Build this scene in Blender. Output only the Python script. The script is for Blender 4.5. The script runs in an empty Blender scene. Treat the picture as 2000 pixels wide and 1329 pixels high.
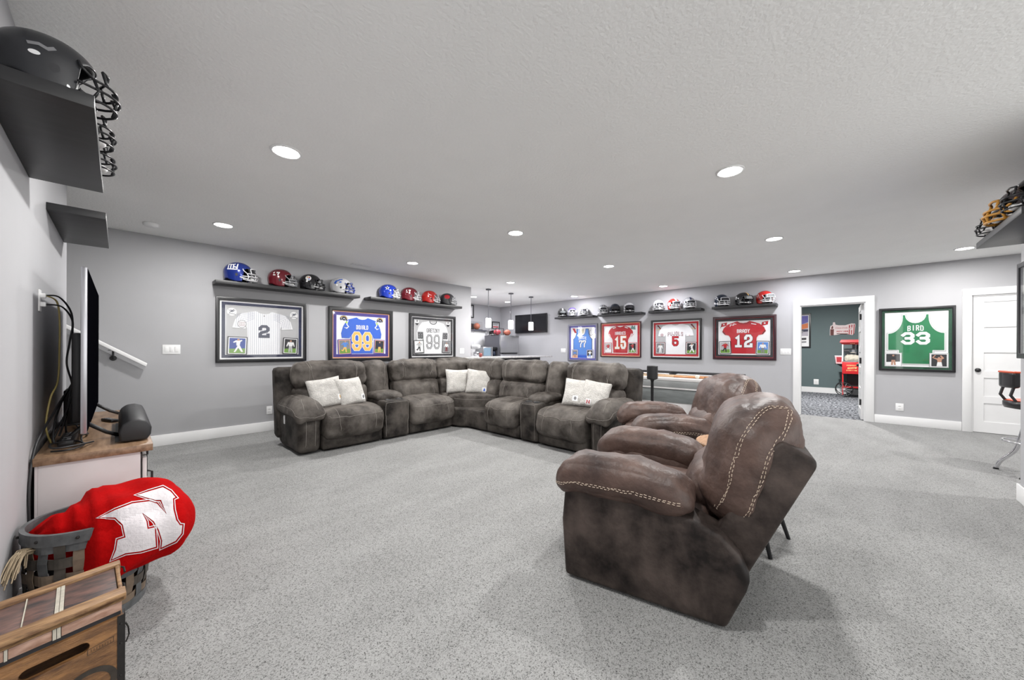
import bpy, bmesh, math, random
from mathutils import Vector, Matrix, noise
from mathutils.bvhtree import BVHTree
PI = math.pi
R = math.radians
random.seed(7)
scene = bpy.context.scene
C = scene.collection

# ------------------------------------------------------------ camera, world, exposure
F, YAW, Y0, CAMH, ROLL = 710.79, 0.7471, 680.26, 1.2213, 0.0038
cam = bpy.data.cameras.new('camera')
cam.sensor_width = 36.0
cam.lens = F * 36.0 / 2000.0
cam.shift_y = (Y0 - 664.5) / 2000.0
cam.clip_start = 0.02
camo = bpy.data.objects.new('camera', cam)
C.objects.link(camo)
fwv = Vector((math.cos(YAW), math.sin(YAW), 0)); rtv = Vector((math.sin(YAW), -math.cos(YAW), 0)); upv = Vector((0, 0, 1))
rr = rtv * math.cos(ROLL) + upv * math.sin(ROLL); uu = upv * math.cos(ROLL) - rtv * math.sin(ROLL)
camo.matrix_world = Matrix(((rr.x, uu.x, -fwv.x, 0), (rr.y, uu.y, -fwv.y, 0), (rr.z, uu.z, -fwv.z, CAMH), (0, 0, 0, 1)))
scene.camera = camo
world = bpy.data.worlds.new('world'); scene.world = world; world.use_nodes = True
world.node_tree.nodes['Background'].inputs[0].default_value = (1.0, 1.0, 0.98, 1)
world.node_tree.nodes['Background'].inputs[1].default_value = 1.45
vs = scene.view_settings
vs.view_transform = 'Standard'; vs.look = 'None'; vs.gamma = 1.0; vs.use_curve_mapping = False
vs.exposure = 0.97
CAN_W = 21.0          # watts per ceiling can
PENDANT_W = 4.0
H = 2.58
YA, XB, XC, YD = 6.22, 8.625, -0.302, -1.02

# ------------------------------------------------------------ materials
MATS = {}
def hexc(h):
    h = h.lstrip('#'); v = [int(h[i:i+2], 16) / 255 for i in (0, 2, 4)]
    return tuple(((c / 12.92) if c <= 0.04045 else ((c + 0.055) / 1.055) ** 2.4) for c in v)
def mat(name, col, rough=0.5, metal=0.0, var=0.0, vscale=6.0, col2=None, bump=0.0, bscale=80.0, coat=0.0, stretch=None, detail=5.0, contrast=(0.35, 0.65), spec=0.5, sheen=0.0):
    if name in MATS: return MATS[name]
    if isinstance(col, str): col = hexc(col)
    if isinstance(col2, str): col2 = hexc(col2)
    m = bpy.data.materials.new(name); m.use_nodes = True
    nt = m.node_tree; b = nt.nodes['Principled BSDF']
    b.inputs['Base Color'].default_value = (*col, 1); b.inputs['Roughness'].default_value = rough
    b.inputs['Metallic'].default_value = metal; b.inputs['Coat Weight'].default_value = coat
    b.inputs['Specular IOR Level'].default_value = spec
    if sheen: b.inputs['Sheen Weight'].default_value = sheen
    tc = nt.nodes.new('ShaderNodeTexCoord')
    vec = tc.outputs['Object']
    if stretch:
        mp = nt.nodes.new('ShaderNodeMapping'); mp.inputs['Scale'].default_value = stretch
        nt.links.new(vec, mp.inputs[0]); vec = mp.outputs[0]
    if col2 is None: col2 = tuple(c * (1 - (var or 0.06)) for c in col)
    n = nt.nodes.new('ShaderNodeTexNoise'); n.inputs['Scale'].default_value = vscale; n.inputs['Detail'].default_value = detail
    n.inputs['Roughness'].default_value = 0.6
    nt.links.new(vec, n.inputs['Vector'])
    r = nt.nodes.new('ShaderNodeValToRGB')
    r.color_ramp.elements[0].position = contrast[0]; r.color_ramp.elements[1].position = contrast[1]
    r.color_ramp.elements[0].color = (*col2, 1); r.color_ramp.elements[1].color = (*col, 1)
    nt.links.new(n.outputs['Fac'], r.inputs[0]); nt.links.new(r.outputs[0], b.inputs['Base Color'])
    if bump:
        n2 = nt.nodes.new('ShaderNodeTexNoise'); n2.inputs['Scale'].default_value = bscale; n2.inputs['Detail'].default_value = 4
        nt.links.new(vec, n2.inputs['Vector'])
        bp = nt.nodes.new('ShaderNodeBump'); bp.inputs['Strength'].default_value = bump; bp.inputs['Distance'].default_value = 0.02
        nt.links.new(n2.outputs['Fac'], bp.inputs['Height']); nt.links.new(bp.outputs[0], b.inputs['Normal'])
    MATS[name] = m
    return m
def emit(name, col, strength):
    if name in MATS: return MATS[name]
    m = bpy.data.materials.new(name); m.use_nodes = True
    b = m.node_tree.nodes['Principled BSDF']
    b.inputs['Base Color'].default_value = (*col, 1); b.inputs['Emission Color'].default_value = (*col, 1)
    b.inputs['Emission Strength'].default_value = strength
    MATS[name] = m
    return m
def glass(name, tint=(1, 1, 1), refl=1.0):
    if name in MATS: return MATS[name]
    m = bpy.data.materials.new(name); m.use_nodes = True
    nt = m.node_tree; nt.nodes.remove(nt.nodes['Principled BSDF'])
    out = nt.nodes['Material Output']
    t = nt.nodes.new('ShaderNodeBsdfTransparent'); t.inputs[0].default_value = (*tint, 1)
    g = nt.nodes.new('ShaderNodeBsdfGlossy'); g.inputs['Roughness'].default_value = 0.03
    fr = nt.nodes.new('ShaderNodeFresnel'); fr.inputs[0].default_value = 1.45
    ge = nt.nodes.new('ShaderNodeNewGeometry'); mr = nt.nodes.new('ShaderNodeMapRange')      # same reflectance from both faces of the pane
    mr.inputs['To Min'].default_value = 1.45; mr.inputs['To Max'].default_value = 1 / 1.45
    nt.links.new(ge.outputs['Backfacing'], mr.inputs['Value']); nt.links.new(mr.outputs[0], fr.inputs[0])
    ml = nt.nodes.new('ShaderNodeMath'); ml.operation = 'MULTIPLY'; ml.inputs[1].default_value = refl
    mx = nt.nodes.new('ShaderNodeMixShader')
    nt.links.new(fr.outputs[0], ml.inputs[0]); nt.links.new(ml.outputs[0], mx.inputs[0])
    nt.links.new(t.outputs[0], mx.inputs[1]); nt.links.new(g.outputs[0], mx.inputs[2]); nt.links.new(mx.outputs[0], out.inputs[0])
    MATS[name] = m
    return m
def carpet(name, light, dark, pile, patch):
    m = bpy.data.materials.new(name); m.use_nodes = True
    nt = m.node_tree; b = nt.nodes['Principled BSDF']; b.inputs['Roughness'].default_value = 0.95
    b.inputs['Specular IOR Level'].default_value = 0.1
    L = nt.links.new
    tc = nt.nodes.new('ShaderNodeTexCoord')
    n = nt.nodes.new('ShaderNodeTexNoise'); n.inputs['Scale'].default_value = pile * 0.8; n.inputs['Detail'].default_value = 2
    L(tc.outputs['Object'], n.inputs['Vector'])
    va = nt.nodes.new('ShaderNodeVectorMath'); va.operation = 'MULTIPLY_ADD'; va.inputs[1].default_value = (0.012, 0.012, 0.012)
    L(n.outputs['Color'], va.inputs[0]); L(tc.outputs['Object'], va.inputs[2])
    vo = nt.nodes.new('ShaderNodeTexVoronoi'); vo.inputs['Scale'].default_value = pile; L(va.outputs[0], vo.inputs['Vector'])
    sx = nt.nodes.new('ShaderNodeSeparateColor'); L(vo.outputs['Color'], sx.inputs[0])
    r = nt.nodes.new('ShaderNodeValToRGB'); cr_ = r.color_ramp
    cr_.elements[0].position = 0.0; cr_.elements[0].color = (*dark, 1)
    cr_.elements[1].position = 1.0; cr_.elements[1].color = (*light, 1)
    e1 = cr_.elements.new(0.14); e1.color = (*[q * 0.48 for q in light], 1)
    e2 = cr_.elements.new(0.36); e2.color = (*[q * 0.82 for q in light], 1)
    L(sx.outputs[0], r.inputs[0])
    n3 = nt.nodes.new('ShaderNodeTexNoise'); n3.inputs['Scale'].default_value = patch; n3.inputs['Detail'].default_value = 3
    mp = nt.nodes.new('ShaderNodeMapping'); mp.inputs['Scale'].default_value = (1, 2.5, 1); L(tc.outputs['Object'], mp.inputs[0]); L(mp.outputs[0], n3.inputs['Vector'])
    r3 = nt.nodes.new('ShaderNodeValToRGB')
    r3.color_ramp.elements[0].position = 0.35; r3.color_ramp.elements[0].color = (0.88, 0.88, 0.88, 1)
    r3.color_ramp.elements[1].position = 0.65; r3.color_ramp.elements[1].color = (1, 1, 1, 1)
    L(n3.outputs['Fac'], r3.inputs[0])
    mx = nt.nodes.new('ShaderNodeMix'); mx.data_type = 'RGBA'; mx.blend_type = 'MULTIPLY'; mx.inputs[0].default_value = 1.0
    L(r.outputs[0], mx.inputs[6]); L(r3.outputs[0], mx.inputs[7]); L(mx.outputs[2], b.inputs['Base Color'])
    bp = nt.nodes.new('ShaderNodeBump'); bp.inputs['Strength'].default_value = 0.35; bp.inputs['Distance'].default_value = 0.010
    L(sx.outputs[0], bp.inputs['Height']); L(bp.outputs[0], b.inputs['Normal'])
    return m

M_WALL = mat('wall_paint', (0.43, 0.43, 0.445), 0.75, var=0.03, vscale=2, bump=0.05, bscale=180)
M_CEIL = mat('ceiling_paint', (0.92, 0.92, 0.91), 0.9, var=0.02, vscale=3, bump=0.22, bscale=55)
M_TRIM = mat('white_trim', (0.80, 0.80, 0.80), 0.4, var=0.02)
M_CARPET = carpet("grey_carpet", (0.365, 0.365, 0.36), (0.055, 0.055, 0.055), 290.0, 1.6)
M_THCARPET = mat('theater_carpet', (0.22, 0.23, 0.25), 0.95, col2=(0.03, 0.032, 0.04), vscale=9, stretch=(1, 3, 1), contrast=(0.42, 0.58), bump=0.3, bscale=120)
M_THWALL = mat('teal_wall', (0.105, 0.145, 0.15), 0.7, var=0.05, vscale=2)
M_BLACK = mat('black_lacquer', (0.012, 0.012, 0.014), 0.35, var=0.2)
M_SHELF = mat('black_shelf', (0.022, 0.022, 0.024), 0.45, var=0.35, vscale=5, stretch=(1, 6, 6))
M_BLKPL = mat('black_plastic', (0.015, 0.015, 0.017), 0.45, var=0.2)
M_WHITE = mat('white_plastic', (0.82, 0.82, 0.82), 0.35, var=0.02)
M_CHROME = mat('chrome', (0.78, 0.78, 0.8), 0.12, 1.0)
M_STEEL = mat('brushed_steel', (0.50, 0.50, 0.51), 0.35, 0.85, var=0.06, vscale=5, stretch=(1, 1, 30))
M_DSTEEL = mat('dark_steel', (0.13, 0.13, 0.15), 0.4, 0.3)
M_LEATHER = mat('brown_leather', (0.125, 0.078, 0.063), 0.48, col2=(0.035, 0.021, 0.018), vscale=4.5, contrast=(0.33, 0.68), detail=8, bump=0.5, bscale=14, spec=0.4)
M_LEATHER2 = mat('dark_brown_suede', (0.082, 0.062, 0.054), 0.55, col2=(0.008, 0.0055, 0.005), vscale=5.0, contrast=(0.36, 0.68), detail=9, bump=0.25, bscale=18, spec=0.25)
M_SUEDE = mat('grey_brown_suede', (0.165, 0.148, 0.133), 0.62, col2=(0.026, 0.021, 0.018), vscale=4.0, contrast=(0.33, 0.70), detail=7, bump=0.4, bscale=11, spec=0.2)
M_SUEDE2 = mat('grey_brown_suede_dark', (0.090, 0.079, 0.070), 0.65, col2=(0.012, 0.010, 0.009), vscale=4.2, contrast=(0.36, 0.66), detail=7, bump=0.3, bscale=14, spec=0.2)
M_SEAM = mat('seam_thread', (0.23, 0.21, 0.19), 0.7)
M_STITCH = mat('tan_stitch', (0.52, 0.42, 0.33), 0.6)
M_PILLOW = mat('cream_pillow', (0.62, 0.60, 0.57), 0.9, var=0.18, vscale=26, bump=0.6, bscale=70)
M_GLASS = glass('picture_glass', refl=0.9)
M_CLEAR = glass('clear_acrylic', refl=1.0)
M_OAK = mat('brown_top', (0.30, 0.19, 0.115), 0.4, col2=(0.15, 0.085, 0.045), vscale=4, stretch=(8, 1, 8))
M_REDCLOTH = mat('red_cloth', (0.43, 0.0035, 0.004), 0.9, var=0.18, vscale=12, bump=0.2, bscale=60, spec=0.05)
M_WHITECLOTH = mat('white_cloth', (0.72, 0.68, 0.70), 0.85, var=0.06, vscale=12, bump=0.25, bscale=60)
M_CRATE = mat('crate_wood', (0.30, 0.145, 0.052), 0.5, col2=(0.055, 0.022, 0.009), vscale=4.2, stretch=(2.2, 8, 11), contrast=(0.3, 0.68), detail=8, bump=0.2, bscale=30)
M_CRATELT = mat('crate_rail', (0.36, 0.21, 0.095), 0.5, col2=(0.13, 0.06, 0.024), vscale=5, stretch=(2, 14, 14), detail=7)
M_CRATEDK = mat('crate_panel', (0.16, 0.080, 0.062), 0.5, col2=(0.035, 0.028, 0.028), vscale=8, stretch=(2, 6, 6), contrast=(0.35, 0.65), detail=9)
M_CRATEPK = mat('crate_lip', (0.46, 0.29, 0.22), 0.5, col2=(0.28, 0.15, 0.10), vscale=8, stretch=(2, 8, 8))
M_CRATEGAP = mat('pale_strip', (0.52, 0.48, 0.40), 0.6, var=0.3, vscale=30)
M_IRON = mat('dark_iron', (0.02, 0.017, 0.016), 0.5, 0.3, var=0.4, vscale=20)
M_INK = mat('dark_ink', (0.04, 0.03, 0.022), 0.7, var=0.4, vscale=30)

# ------------------------------------------------------------ mesh helpers
class MB:
    def __init__(s): s.v = []; s.f = []
    def add(s, vs, fs, M=None):
        o = len(s.v)
        s.v += [tuple(M @ Vector(p)) if M else tuple(p) for p in vs]
        s.f += [tuple(i + o for i in f) for f in fs]
        return s
    def box(s, c, d, M=None):
        x, y, z = (q / 2 for q in d)
        vs = [(c[0] + i * x, c[1] + j * y, c[2] + k * z) for i in (-1, 1) for j in (-1, 1) for k in (-1, 1)]
        return s.add(vs, [(0, 1, 3, 2), (4, 6, 7, 5), (0, 4, 5, 1), (2, 3, 7, 6), (0, 2, 6, 4), (1, 5, 7, 3)], M)
    def bb(s, lo, hi, M=None):
        return s.box([(a + b) / 2 for a, b in zip(lo, hi)], [abs(b - a) for a, b in zip(lo, hi)], M)
    def prism(s, poly, fn0, fn1):
        n = len(poly)
        vs = [fn0(*p) for p in poly] + [fn1(*p) for p in poly]
        fs = [tuple(range(n)), tuple(range(2 * n - 1, n - 1, -1))] + [(i, (i + 1) % n, n + (i + 1) % n, n + i) for i in range(n)]
        return s.add(vs, fs)
    def plate(s, poly, y0, y1):       # outline in x,z ; thickness along y
        return s.prism(poly, lambda a, b: (a, y0, b), lambda a, b: (a, y1, b))
    def ring(s, x0, x1, z0, z1, ix0, ix1, iz0, iz1, y0, y1):
        o = [(x0, z0), (x1, z0), (x1, z1), (x0, z1)]; i = [(ix0, iz0), (ix1, iz0), (ix1, iz1), (ix0, iz1)]
        vs = [(a, y0, b) for a, b in o] + [(a, y0, b) for a, b in i] + [(a, y1, b) for a, b in o] + [(a, y1, b) for a, b in i]
        fs = []
        for k in range(4):
            l = (k + 1) % 4
            fs += [(k, l, 4 + l, 4 + k), (8 + k, 12 + k, 12 + l, 8 + l), (k, 8 + k, 8 + l, l), (4 + k, 4 + l, 12 + l, 12 + k)]
        return s.add(vs, fs)
    def lathe(s, prof, c=(0, 0, 0), n=20, M=None, axis='z'):
        vs = []; fs = []
        for r, z in prof:
            for k in range(n):
                a = 2 * PI * k / n
                p = (r * math.cos(a), r * math.sin(a), z)
                if axis == 'x': p = (p[2], p[0], p[1])
                if axis == 'y': p = (p[0], p[2], p[1])
                vs.append((c[0] + p[0], c[1] + p[1], c[2] + p[2]))
        for j in range(len(prof) - 1):
            for k in range(n):
                l = (k + 1) % n
                fs.append((j * n + k, j * n + l, (j + 1) * n + l, (j + 1) * n + k))
        fs.append(tuple(range(n - 1, -1, -1))); fs.append(tuple((len(prof) - 1) * n + k for k in range(n)))
        return s.add(vs, fs, M)
    def sphere(s, c, r, n=14, m=9):
        if not hasattr(r, '__len__'): r = (r, r, r)
        prof = []
        vs = [(c[0], c[1], c[2] - r[2])]; fs = []
        for j in range(1, m):
            e = -PI / 2 + PI * j / m
            for k in range(n):
                a = 2 * PI * k / n
                vs.append((c[0] + r[0] * math.cos(e) * math.cos(a), c[1] + r[1] * math.cos(e) * math.sin(a), c[2] + r[2] * math.sin(e)))
        vs.append((c[0], c[1], c[2] + r[2])); t = len(vs) - 1
        for k in range(n):
            l = (k + 1) % n
            fs.append((0, 1 + l, 1 + k)); fs.append((t, 1 + (m - 2) * n + k, 1 + (m - 2) * n + l))
            for j in range(m - 2):
                fs.append((1 + j * n + k, 1 + j * n + l, 1 + (j + 1) * n + l, 1 + (j + 1) * n + k))
        return s.add(vs, fs)
    def tube(s, path, r, n=8, closed=False):
        P = [Vector(p) for p in path]; N = len(P); vs = []; fs = []
        up = None
        for i in range(N):
            a = P[(i - 1) % N] if (closed or i > 0) else P[i]; b = P[(i + 1) % N] if (closed or i < N - 1) else P[i]
            t = (b - a).normalized()
            if up is None:
                up = Vector((0, 0, 1)) if abs(t.z) < 0.9 else Vector((1, 0, 0))
            u = (up - t * up.dot(t))
            if u.length < 1e-5: u = t.orthogonal()
            u.normalize(); w = t.cross(u); up = u
            rad = r[i] if hasattr(r, '__len__') else r
            for k in range(n):
                an = 2 * PI * k / n
                vs.append(tuple(P[i] + u * rad * math.cos(an) + w * rad * math.sin(an)))
        for i in range(N if closed else N - 1):
            j = (i + 1) % N
            for k in range(n):
                l = (k + 1) % n
                fs.append((i * n + k, i * n + l, j * n + l, j * n + k))
        if not closed:
            fs.append(tuple(range(n - 1, -1, -1))); fs.append(tuple((N - 1) * n + k for k in range(n)))
        return s.add(vs, fs)
    def build(s, name, m, parent=None, smooth=False, bevel=0.0, seg=2, loc=None, rotz=0.0, angle=35, fix=True):
        me = bpy.data.meshes.new(name)
        me.from_pydata([tuple(p) for p in s.v], [], s.f); me.validate()
        bm = bmesh.new(); bm.from_mesh(me)
        if fix: bmesh.ops.recalc_face_normals(bm, faces=bm.faces)
        if bevel:
            bmesh.ops.remove_doubles(bm, verts=bm.verts, dist=1e-5)
            es = [e for e in bm.edges if len(e.link_faces) == 2 and e.calc_face_angle(0) > 0.5]
            bmesh.ops.bevel(bm, geom=es, offset=bevel, segments=seg, affect='EDGES', profile=0.5, clamp_overlap=True)
        bm.to_mesh(me); bm.free()
        if smooth or bevel:
            for p in me.polygons: p.use_smooth = True
            if not (smooth is True):
                try: me.set_sharp_from_angle(angle=R(angle))
                except Exception: pass
        me.materials.append(m)
        o = bpy.data.objects.new(name, me); C.objects.link(o)
        if parent: o.parent = parent
        if loc: o.location = loc
        if rotz: o.rotation_euler = (0, 0, rotz)
        return o
def thing(name, label, cat, loc=(0, 0, 0), rotz=0.0, group=None):
    o = bpy.data.objects.new(name, None); C.objects.link(o); o.empty_display_size = 0.05
    o.location = loc; o.rotation_euler = (0, 0, rotz); o['label'] = label; o['category'] = cat
    if group: o['group'] = group
    return o
def tag(o, label, cat, group=None):
    o['label'] = label; o['category'] = cat
    if group: o['group'] = group
    return o
def struct(o): o['kind'] = 'structure'; return o
def unroot(o, root):          # a mesh written in world coordinates, parented to an unrotated root
    o.location = tuple(-q for q in root.location); return o

def soft_box(size, r, puff=(0, 0, 0), seg=12, wr=0.0, ws=7.0, seed=0.0, fn=None):
    hx, hy, hz = (q / 2 for q in size); h = (hx, hy, hz); n = seg
    key = {}; vs = []; fs = []
    def vert(i, j, k):
        if (i, j, k) in key: return key[(i, j, k)]
        p = [math.sin((2 * q / n - 1) * PI / 2) * 0.55 + (2 * q / n - 1) * 0.45 for q in (i, j, k)]
        pos = [p[a] * h[a] for a in range(3)]
        inner = [max(-(h[a] - r), min(h[a] - r, pos[a])) if h[a] > r else 0.0 for a in range(3)]
        d = Vector([pos[a] - inner[a] for a in range(3)])
        if d.length > 1e-9:
            # project the cube surface on the rounded box
            d.normalize(); q = [inner[a] + d[a] * min(r, h[a]) for a in range(3)]
        else: q = pos
        for a in range(3):
            b, c = (a + 1) % 3, (a + 2) % 3
            q[a] += puff[a] * p[a] * (1 - p[b] ** 2) * (1 - p[c] ** 2)
        if wr:
            g = Vector([p[a] ** 3 / h[a] for a in range(3)])
            if g.length > 1e-9: g.normalize()
            w = noise.noise(Vector((q[0] * ws + seed, q[1] * ws - seed, q[2] * ws))) + 0.5 * noise.noise(Vector((q[0] * ws * 2.3 + seed, q[1] * ws * 2.3, q[2] * ws * 2.3 + seed)))
            q = [q[a] + g[a] * w * wr for a in range(3)]
        if fn: q = fn(*q)
        key[(i, j, k)] = len(vs); vs.append(tuple(q)); return key[(i, j, k)]
    for a in range(n):
        for b in range(n):
            for s in (0, n):
                for ax in range(3):
                    def mk(u, v):
                        t = [0, 0, 0]; t[ax] = s; t[(ax + 1) % 3] = u; t[(ax + 2) % 3] = v
                        return vert(*t)
                    q = (mk(a, b), mk(a + 1, b), mk(a + 1, b + 1), mk(a, b + 1))
                    fs.append(q if s else q[::-1])
    return vs, fs
def bvh_of(o, M=None):
    me = o.data
    vs = [v.co.copy() for v in me.vertices]
    return BVHTree.FromPolygons([tuple(v) for v in vs], [tuple(p.vertices) for p in me.polygons])
def resample(pts, step):
    P = [Vector(p) for p in pts]; out = []
    for a, b in zip(P, P[1:]):
        n = max(1, int((b - a).length / step))
        for i in range(n): out.append(a.lerp(b, i / n))
    out.append(P[-1]); return out
def smooth_path(pts, n=8):
    P = [Vector(p) for p in pts]; out = []
    for i in range(len(P) - 1):
        p0 = P[max(i - 1, 0)]; p1 = P[i]; p2 = P[i + 1]; p3 = P[min(i + 2, len(P) - 1)]
        for k in range(n):
            t = k / n
            out.append(0.5 * ((2 * p1) + (p2 - p0) * t + (2 * p0 - 5 * p1 + 4 * p2 - p3) * t * t + (3 * p1 - p0 - 3 * p2 + p3) * t ** 3))
    out.append(P[-1]); return out
def project(bvh, pts, off=0.0015):
    out = []
    for p in pts:
        co, no, i, d = bvh.find_nearest(p)
        if co is None: out.append((Vector(p), Vector((0, 0, 1)))); continue
        out.append((co + no * off, no))
    return out
def seam_tube(obj, paths, m, name='seam', rad=0.0022, step=0.02, off=0.0008):
    b = bvh_of(obj); mb = MB()
    for p in paths:
        q = project(b, resample(smooth_path(p), step), off)
        pp = [q[0][0]]
        for c, _ in q[1:]:
            if (c - pp[-1]).length > step * 0.3: pp.append(c)
        if len(pp) > 2: mb.tube(pp, rad, 5)
    o = mb.build(name, m, obj, smooth=True, fix=False); o['kind'] = 'stuff'; return o
def dashes(obj, paths, m, name='stitching', dash=0.010, gap=0.006, rad=0.0017):
    b = bvh_of(obj); mb = MB()
    for p in paths:
        q = [c for c, _ in project(b, resample(smooth_path(p), 0.004), 0.0010)]
        L = 0.0; cur = [q[0]]; on = True
        for a, c in zip(q, q[1:]):
            L += (c - a).length
            if on: cur.append(c)
            if on and L > dash:
                if len(cur) > 1 and 0.004 < (cur[-1] - cur[0]).length < dash * 1.7: mb.tube([cur[0], cur[-1]], rad, 4)
                on = False; L = 0
            elif not on and L > gap:
                on = True; cur = [c]; L = 0
    o = mb.build(name, m, obj, fix=False); o['kind'] = 'stuff'; return o

# block lettering: centre lines on a 4 x 6 cell
def _c(x0, y0, x1, y1): return []
GL = {
 'A': [[(0, 0), (0, 4.8), (1.2, 6), (2.8, 6), (4, 4.8), (4, 0)], [(0, 2.4), (4, 2.4)]],
 'B': [[(0, 0), (0, 6), (3, 6), (4, 5), (4, 4.1), (3, 3.1), (0, 3.1)], [(3, 3.1), (4, 2.2), (4, 1), (3, 0), (0, 0)]],
 'C': [[(4, 4.4), (4, 5), (3, 6), (1, 6), (0, 5), (0, 1), (1, 0), (3, 0), (4, 1), (4, 1.6)]],
 'D': [[(0, 0), (0, 6), (2.8, 6), (4, 4.8), (4, 1.2), (2.8, 0), (0, 0)]],
 'E': [[(4, 6), (0, 6), (0, 0), (4, 0)], [(0, 3), (3.2, 3)]],
 'F': [[(4, 6), (0, 6), (0, 0)], [(0, 3), (3.2, 3)]],
 'G': [[(4, 4.4), (4, 5), (3, 6), (1, 6), (0, 5), (0, 1), (1, 0), (3, 0), (4, 1), (4, 2.8), (2.4, 2.8)]],
 'H': [[(0, 0), (0, 6)], [(4, 0), (4, 6)], [(0, 3), (4, 3)]],
 'I': [[(2, 0), (2, 6)]],
 'J': [[(4, 6), (4, 1), (3, 0), (1, 0), (0, 1), (0, 1.8)]],
 'K': [[(0, 0), (0, 6)], [(4, 6), (0.4, 2.8)], [(1.6, 3.6), (4, 0)]],
 'L': [[(0, 6), (0, 0), (4, 0)]],
 'M': [[(0, 0), (0, 6), (2, 3), (4, 6), (4, 0)]],
 'N': [[(0, 0), (0, 6), (4, 0), (4, 6)]],
 'O': [[(1, 0), (0, 1), (0, 5), (1, 6), (3, 6), (4, 5), (4, 1), (3, 0), (1, 0), (0, 1)]],
 'P': [[(0, 0), (0, 6), (3, 6), (4, 5), (4, 3.6), (3, 2.6), (0, 2.6)]],
 'R': [[(0, 0), (0, 6), (3, 6), (4, 5), (4, 3.9), (3, 2.9), (0, 2.9)], [(2.4, 2.9), (4, 0)]],
 'S': [[(4, 4.6), (4, 5), (3, 6), (1, 6), (0, 5), (0, 4), (1, 3.1), (3, 2.9), (4, 2), (4, 1), (3, 0), (1, 0), (0, 1), (0, 1.4)]],
 'T': [[(0, 6), (4, 6)], [(2, 6), (2, 0)]],
 'U': [[(0, 6), (0, 1), (1, 0), (3, 0), (4, 1), (4, 6)]],
 'V': [[(0, 6), (2, 0), (4, 6)]],
 'Y': [[(0, 6), (2, 3), (4, 6)], [(2, 3), (2, 0)]],
 'Z': [[(0, 6), (4, 6), (0, 0), (4, 0)]],
 '1': [[(0.9, 4.8), (2.1, 5.6), (2.1, 0)], [(0.6, 0), (3.6, 0)]],
 '2': [[(0, 4.4), (0, 5), (1, 6), (3, 6), (4, 5), (4, 3.9), (3.3, 3.1), (0.7, 2.3), (0, 1.5), (0, 0), (4, 0)], [(4, 0), (4, 1.0)]],
 '3': [[(0, 5), (1, 6), (3, 6), (4, 5), (4, 4), (3, 3.05), (1.4, 3.05)], [(3, 3.05), (4, 2.1), (4, 1), (3, 0), (1, 0), (0, 1)]],
 '4': [[(3, 0), (3, 6), (0, 2), (4, 2)]],
 '5': [[(4, 6), (0, 6), (0, 3.3), (3, 3.5), (4, 2.6), (4, 1), (3, 0), (1, 0), (0, 1), (0, 1.5)]],
 '7': [[(0, 5), (0, 6), (4, 6), (4, 5), (2, 2.4), (2, 0)]],
 '9': [[(4, 3), (3, 2.4), (1, 2.4), (0, 3.3), (0, 5), (1, 6), (3, 6), (4, 5), (4, 1), (3, 0), (1, 0), (0, 1), (0, 1.4)]],
 '-': [[(0.6, 3), (3.4, 3)]],
}
def strip(poly, w):
    P = [Vector((a, b)) for a, b in poly]; n = len(P); L = []; Rr = []
    for i in range(n):
        d0 = (P[i] - P[i - 1]).normalized() if i > 0 else None
        d1 = (P[i + 1] - P[i]).normalized() if i < n - 1 else None
        d0 = d0 or d1; d1 = d1 or d0
        n0 = Vector((-d0.y, d0.x)); n1 = Vector((-d1.y, d1.x)); b = (n0 + n1)
        b = b.normalized() if b.length > 1e-6 else n0
        k = min(1 / max(0.35, b.dot(n0)), 1.9)
        e = Vector((0, 0))
        if i == 0: e = -d1 * w * 0.5
        if i == n - 1: e = d0 * w * 0.5
        L.append(P[i] + b * k * w / 2 + e); Rr.append(P[i] - b * k * w / 2 + e)
    return [(L[i], L[i + 1], Rr[i + 1], Rr[i]) for i in range(n - 1)]
def lettering(text, x, z, h, cw, gap, sw, arc=0.0):
    """quads (list of 4 (x,z) points) for text centred at x with baseline z; h, cw outer cell size; sw stroke"""
    out = []; n = len(text); tot = n * cw + (n - 1) * gap
    for i, ch in enumerate(text):
        cx = x - tot / 2 + i * (cw + gap)
        for pl in GL.get(ch, []):
            pp = [(cx + sw / 2 + a / 4 * (cw - sw), z + sw / 2 + b / 6 * (h - sw)) for a, b in pl]
            for q in strip(pp, sw):
                if arc:
                    q = [Vector((p[0], p[1] - arc * ((p[0] - x) / (tot / 2)) ** 2)) for p in q]
                out.append([(p[0], p[1]) for p in q])
    return out
def quads_mb(quads, y, depth=0.0015, mb=None):
    mb = mb or MB()
    for i, q in enumerate(quads):
        mb.add([(p[0], y - 0.00002 * (i % 24), p[1]) for p in q], [(0, 1, 2, 3)])
    return mb
def disc(cx, cz, r, n=20, rz=None): return [(cx + r * math.cos(2 * PI * k / n), cz + (rz or r) * math.sin(2 * PI * k / n)) for k in range(n)]

def col(name, c, rough=0.6, **k): return mat(name, c, rough, **k)
M_NAVY = col('navy', (0.012, 0.016, 0.055)); M_RED = col('team_red', (0.50, 0.012, 0.022)); M_DRED = col('dark_red', (0.16, 0.008, 0.014))
M_ROYAL = col('royal_blue', (0.035, 0.13, 0.60)); M_PURPLE = col('purple_mat', (0.05, 0.03, 0.22)); M_ORANGE = col('peach_line', (0.80, 0.42, 0.26))
M_YELLOW = col('gold_yellow', (0.80, 0.50, 0.13)); M_GREEN = col('team_green', (0.012, 0.20, 0.075), var=0.25, vscale=5); M_DGREEN = col('dark_green_mat', (0.008, 0.075, 0.035), var=0.5, vscale=10)
M_GREYB = col('grey_backing', (0.48, 0.48, 0.49)); M_OFFW = col('white_mat', (0.86, 0.86, 0.87)); M_GRASS = col('grass_print', (0.16, 0.32, 0.05)); M_SKIN = col('skin_print', (0.50, 0.27, 0.18))
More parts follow.
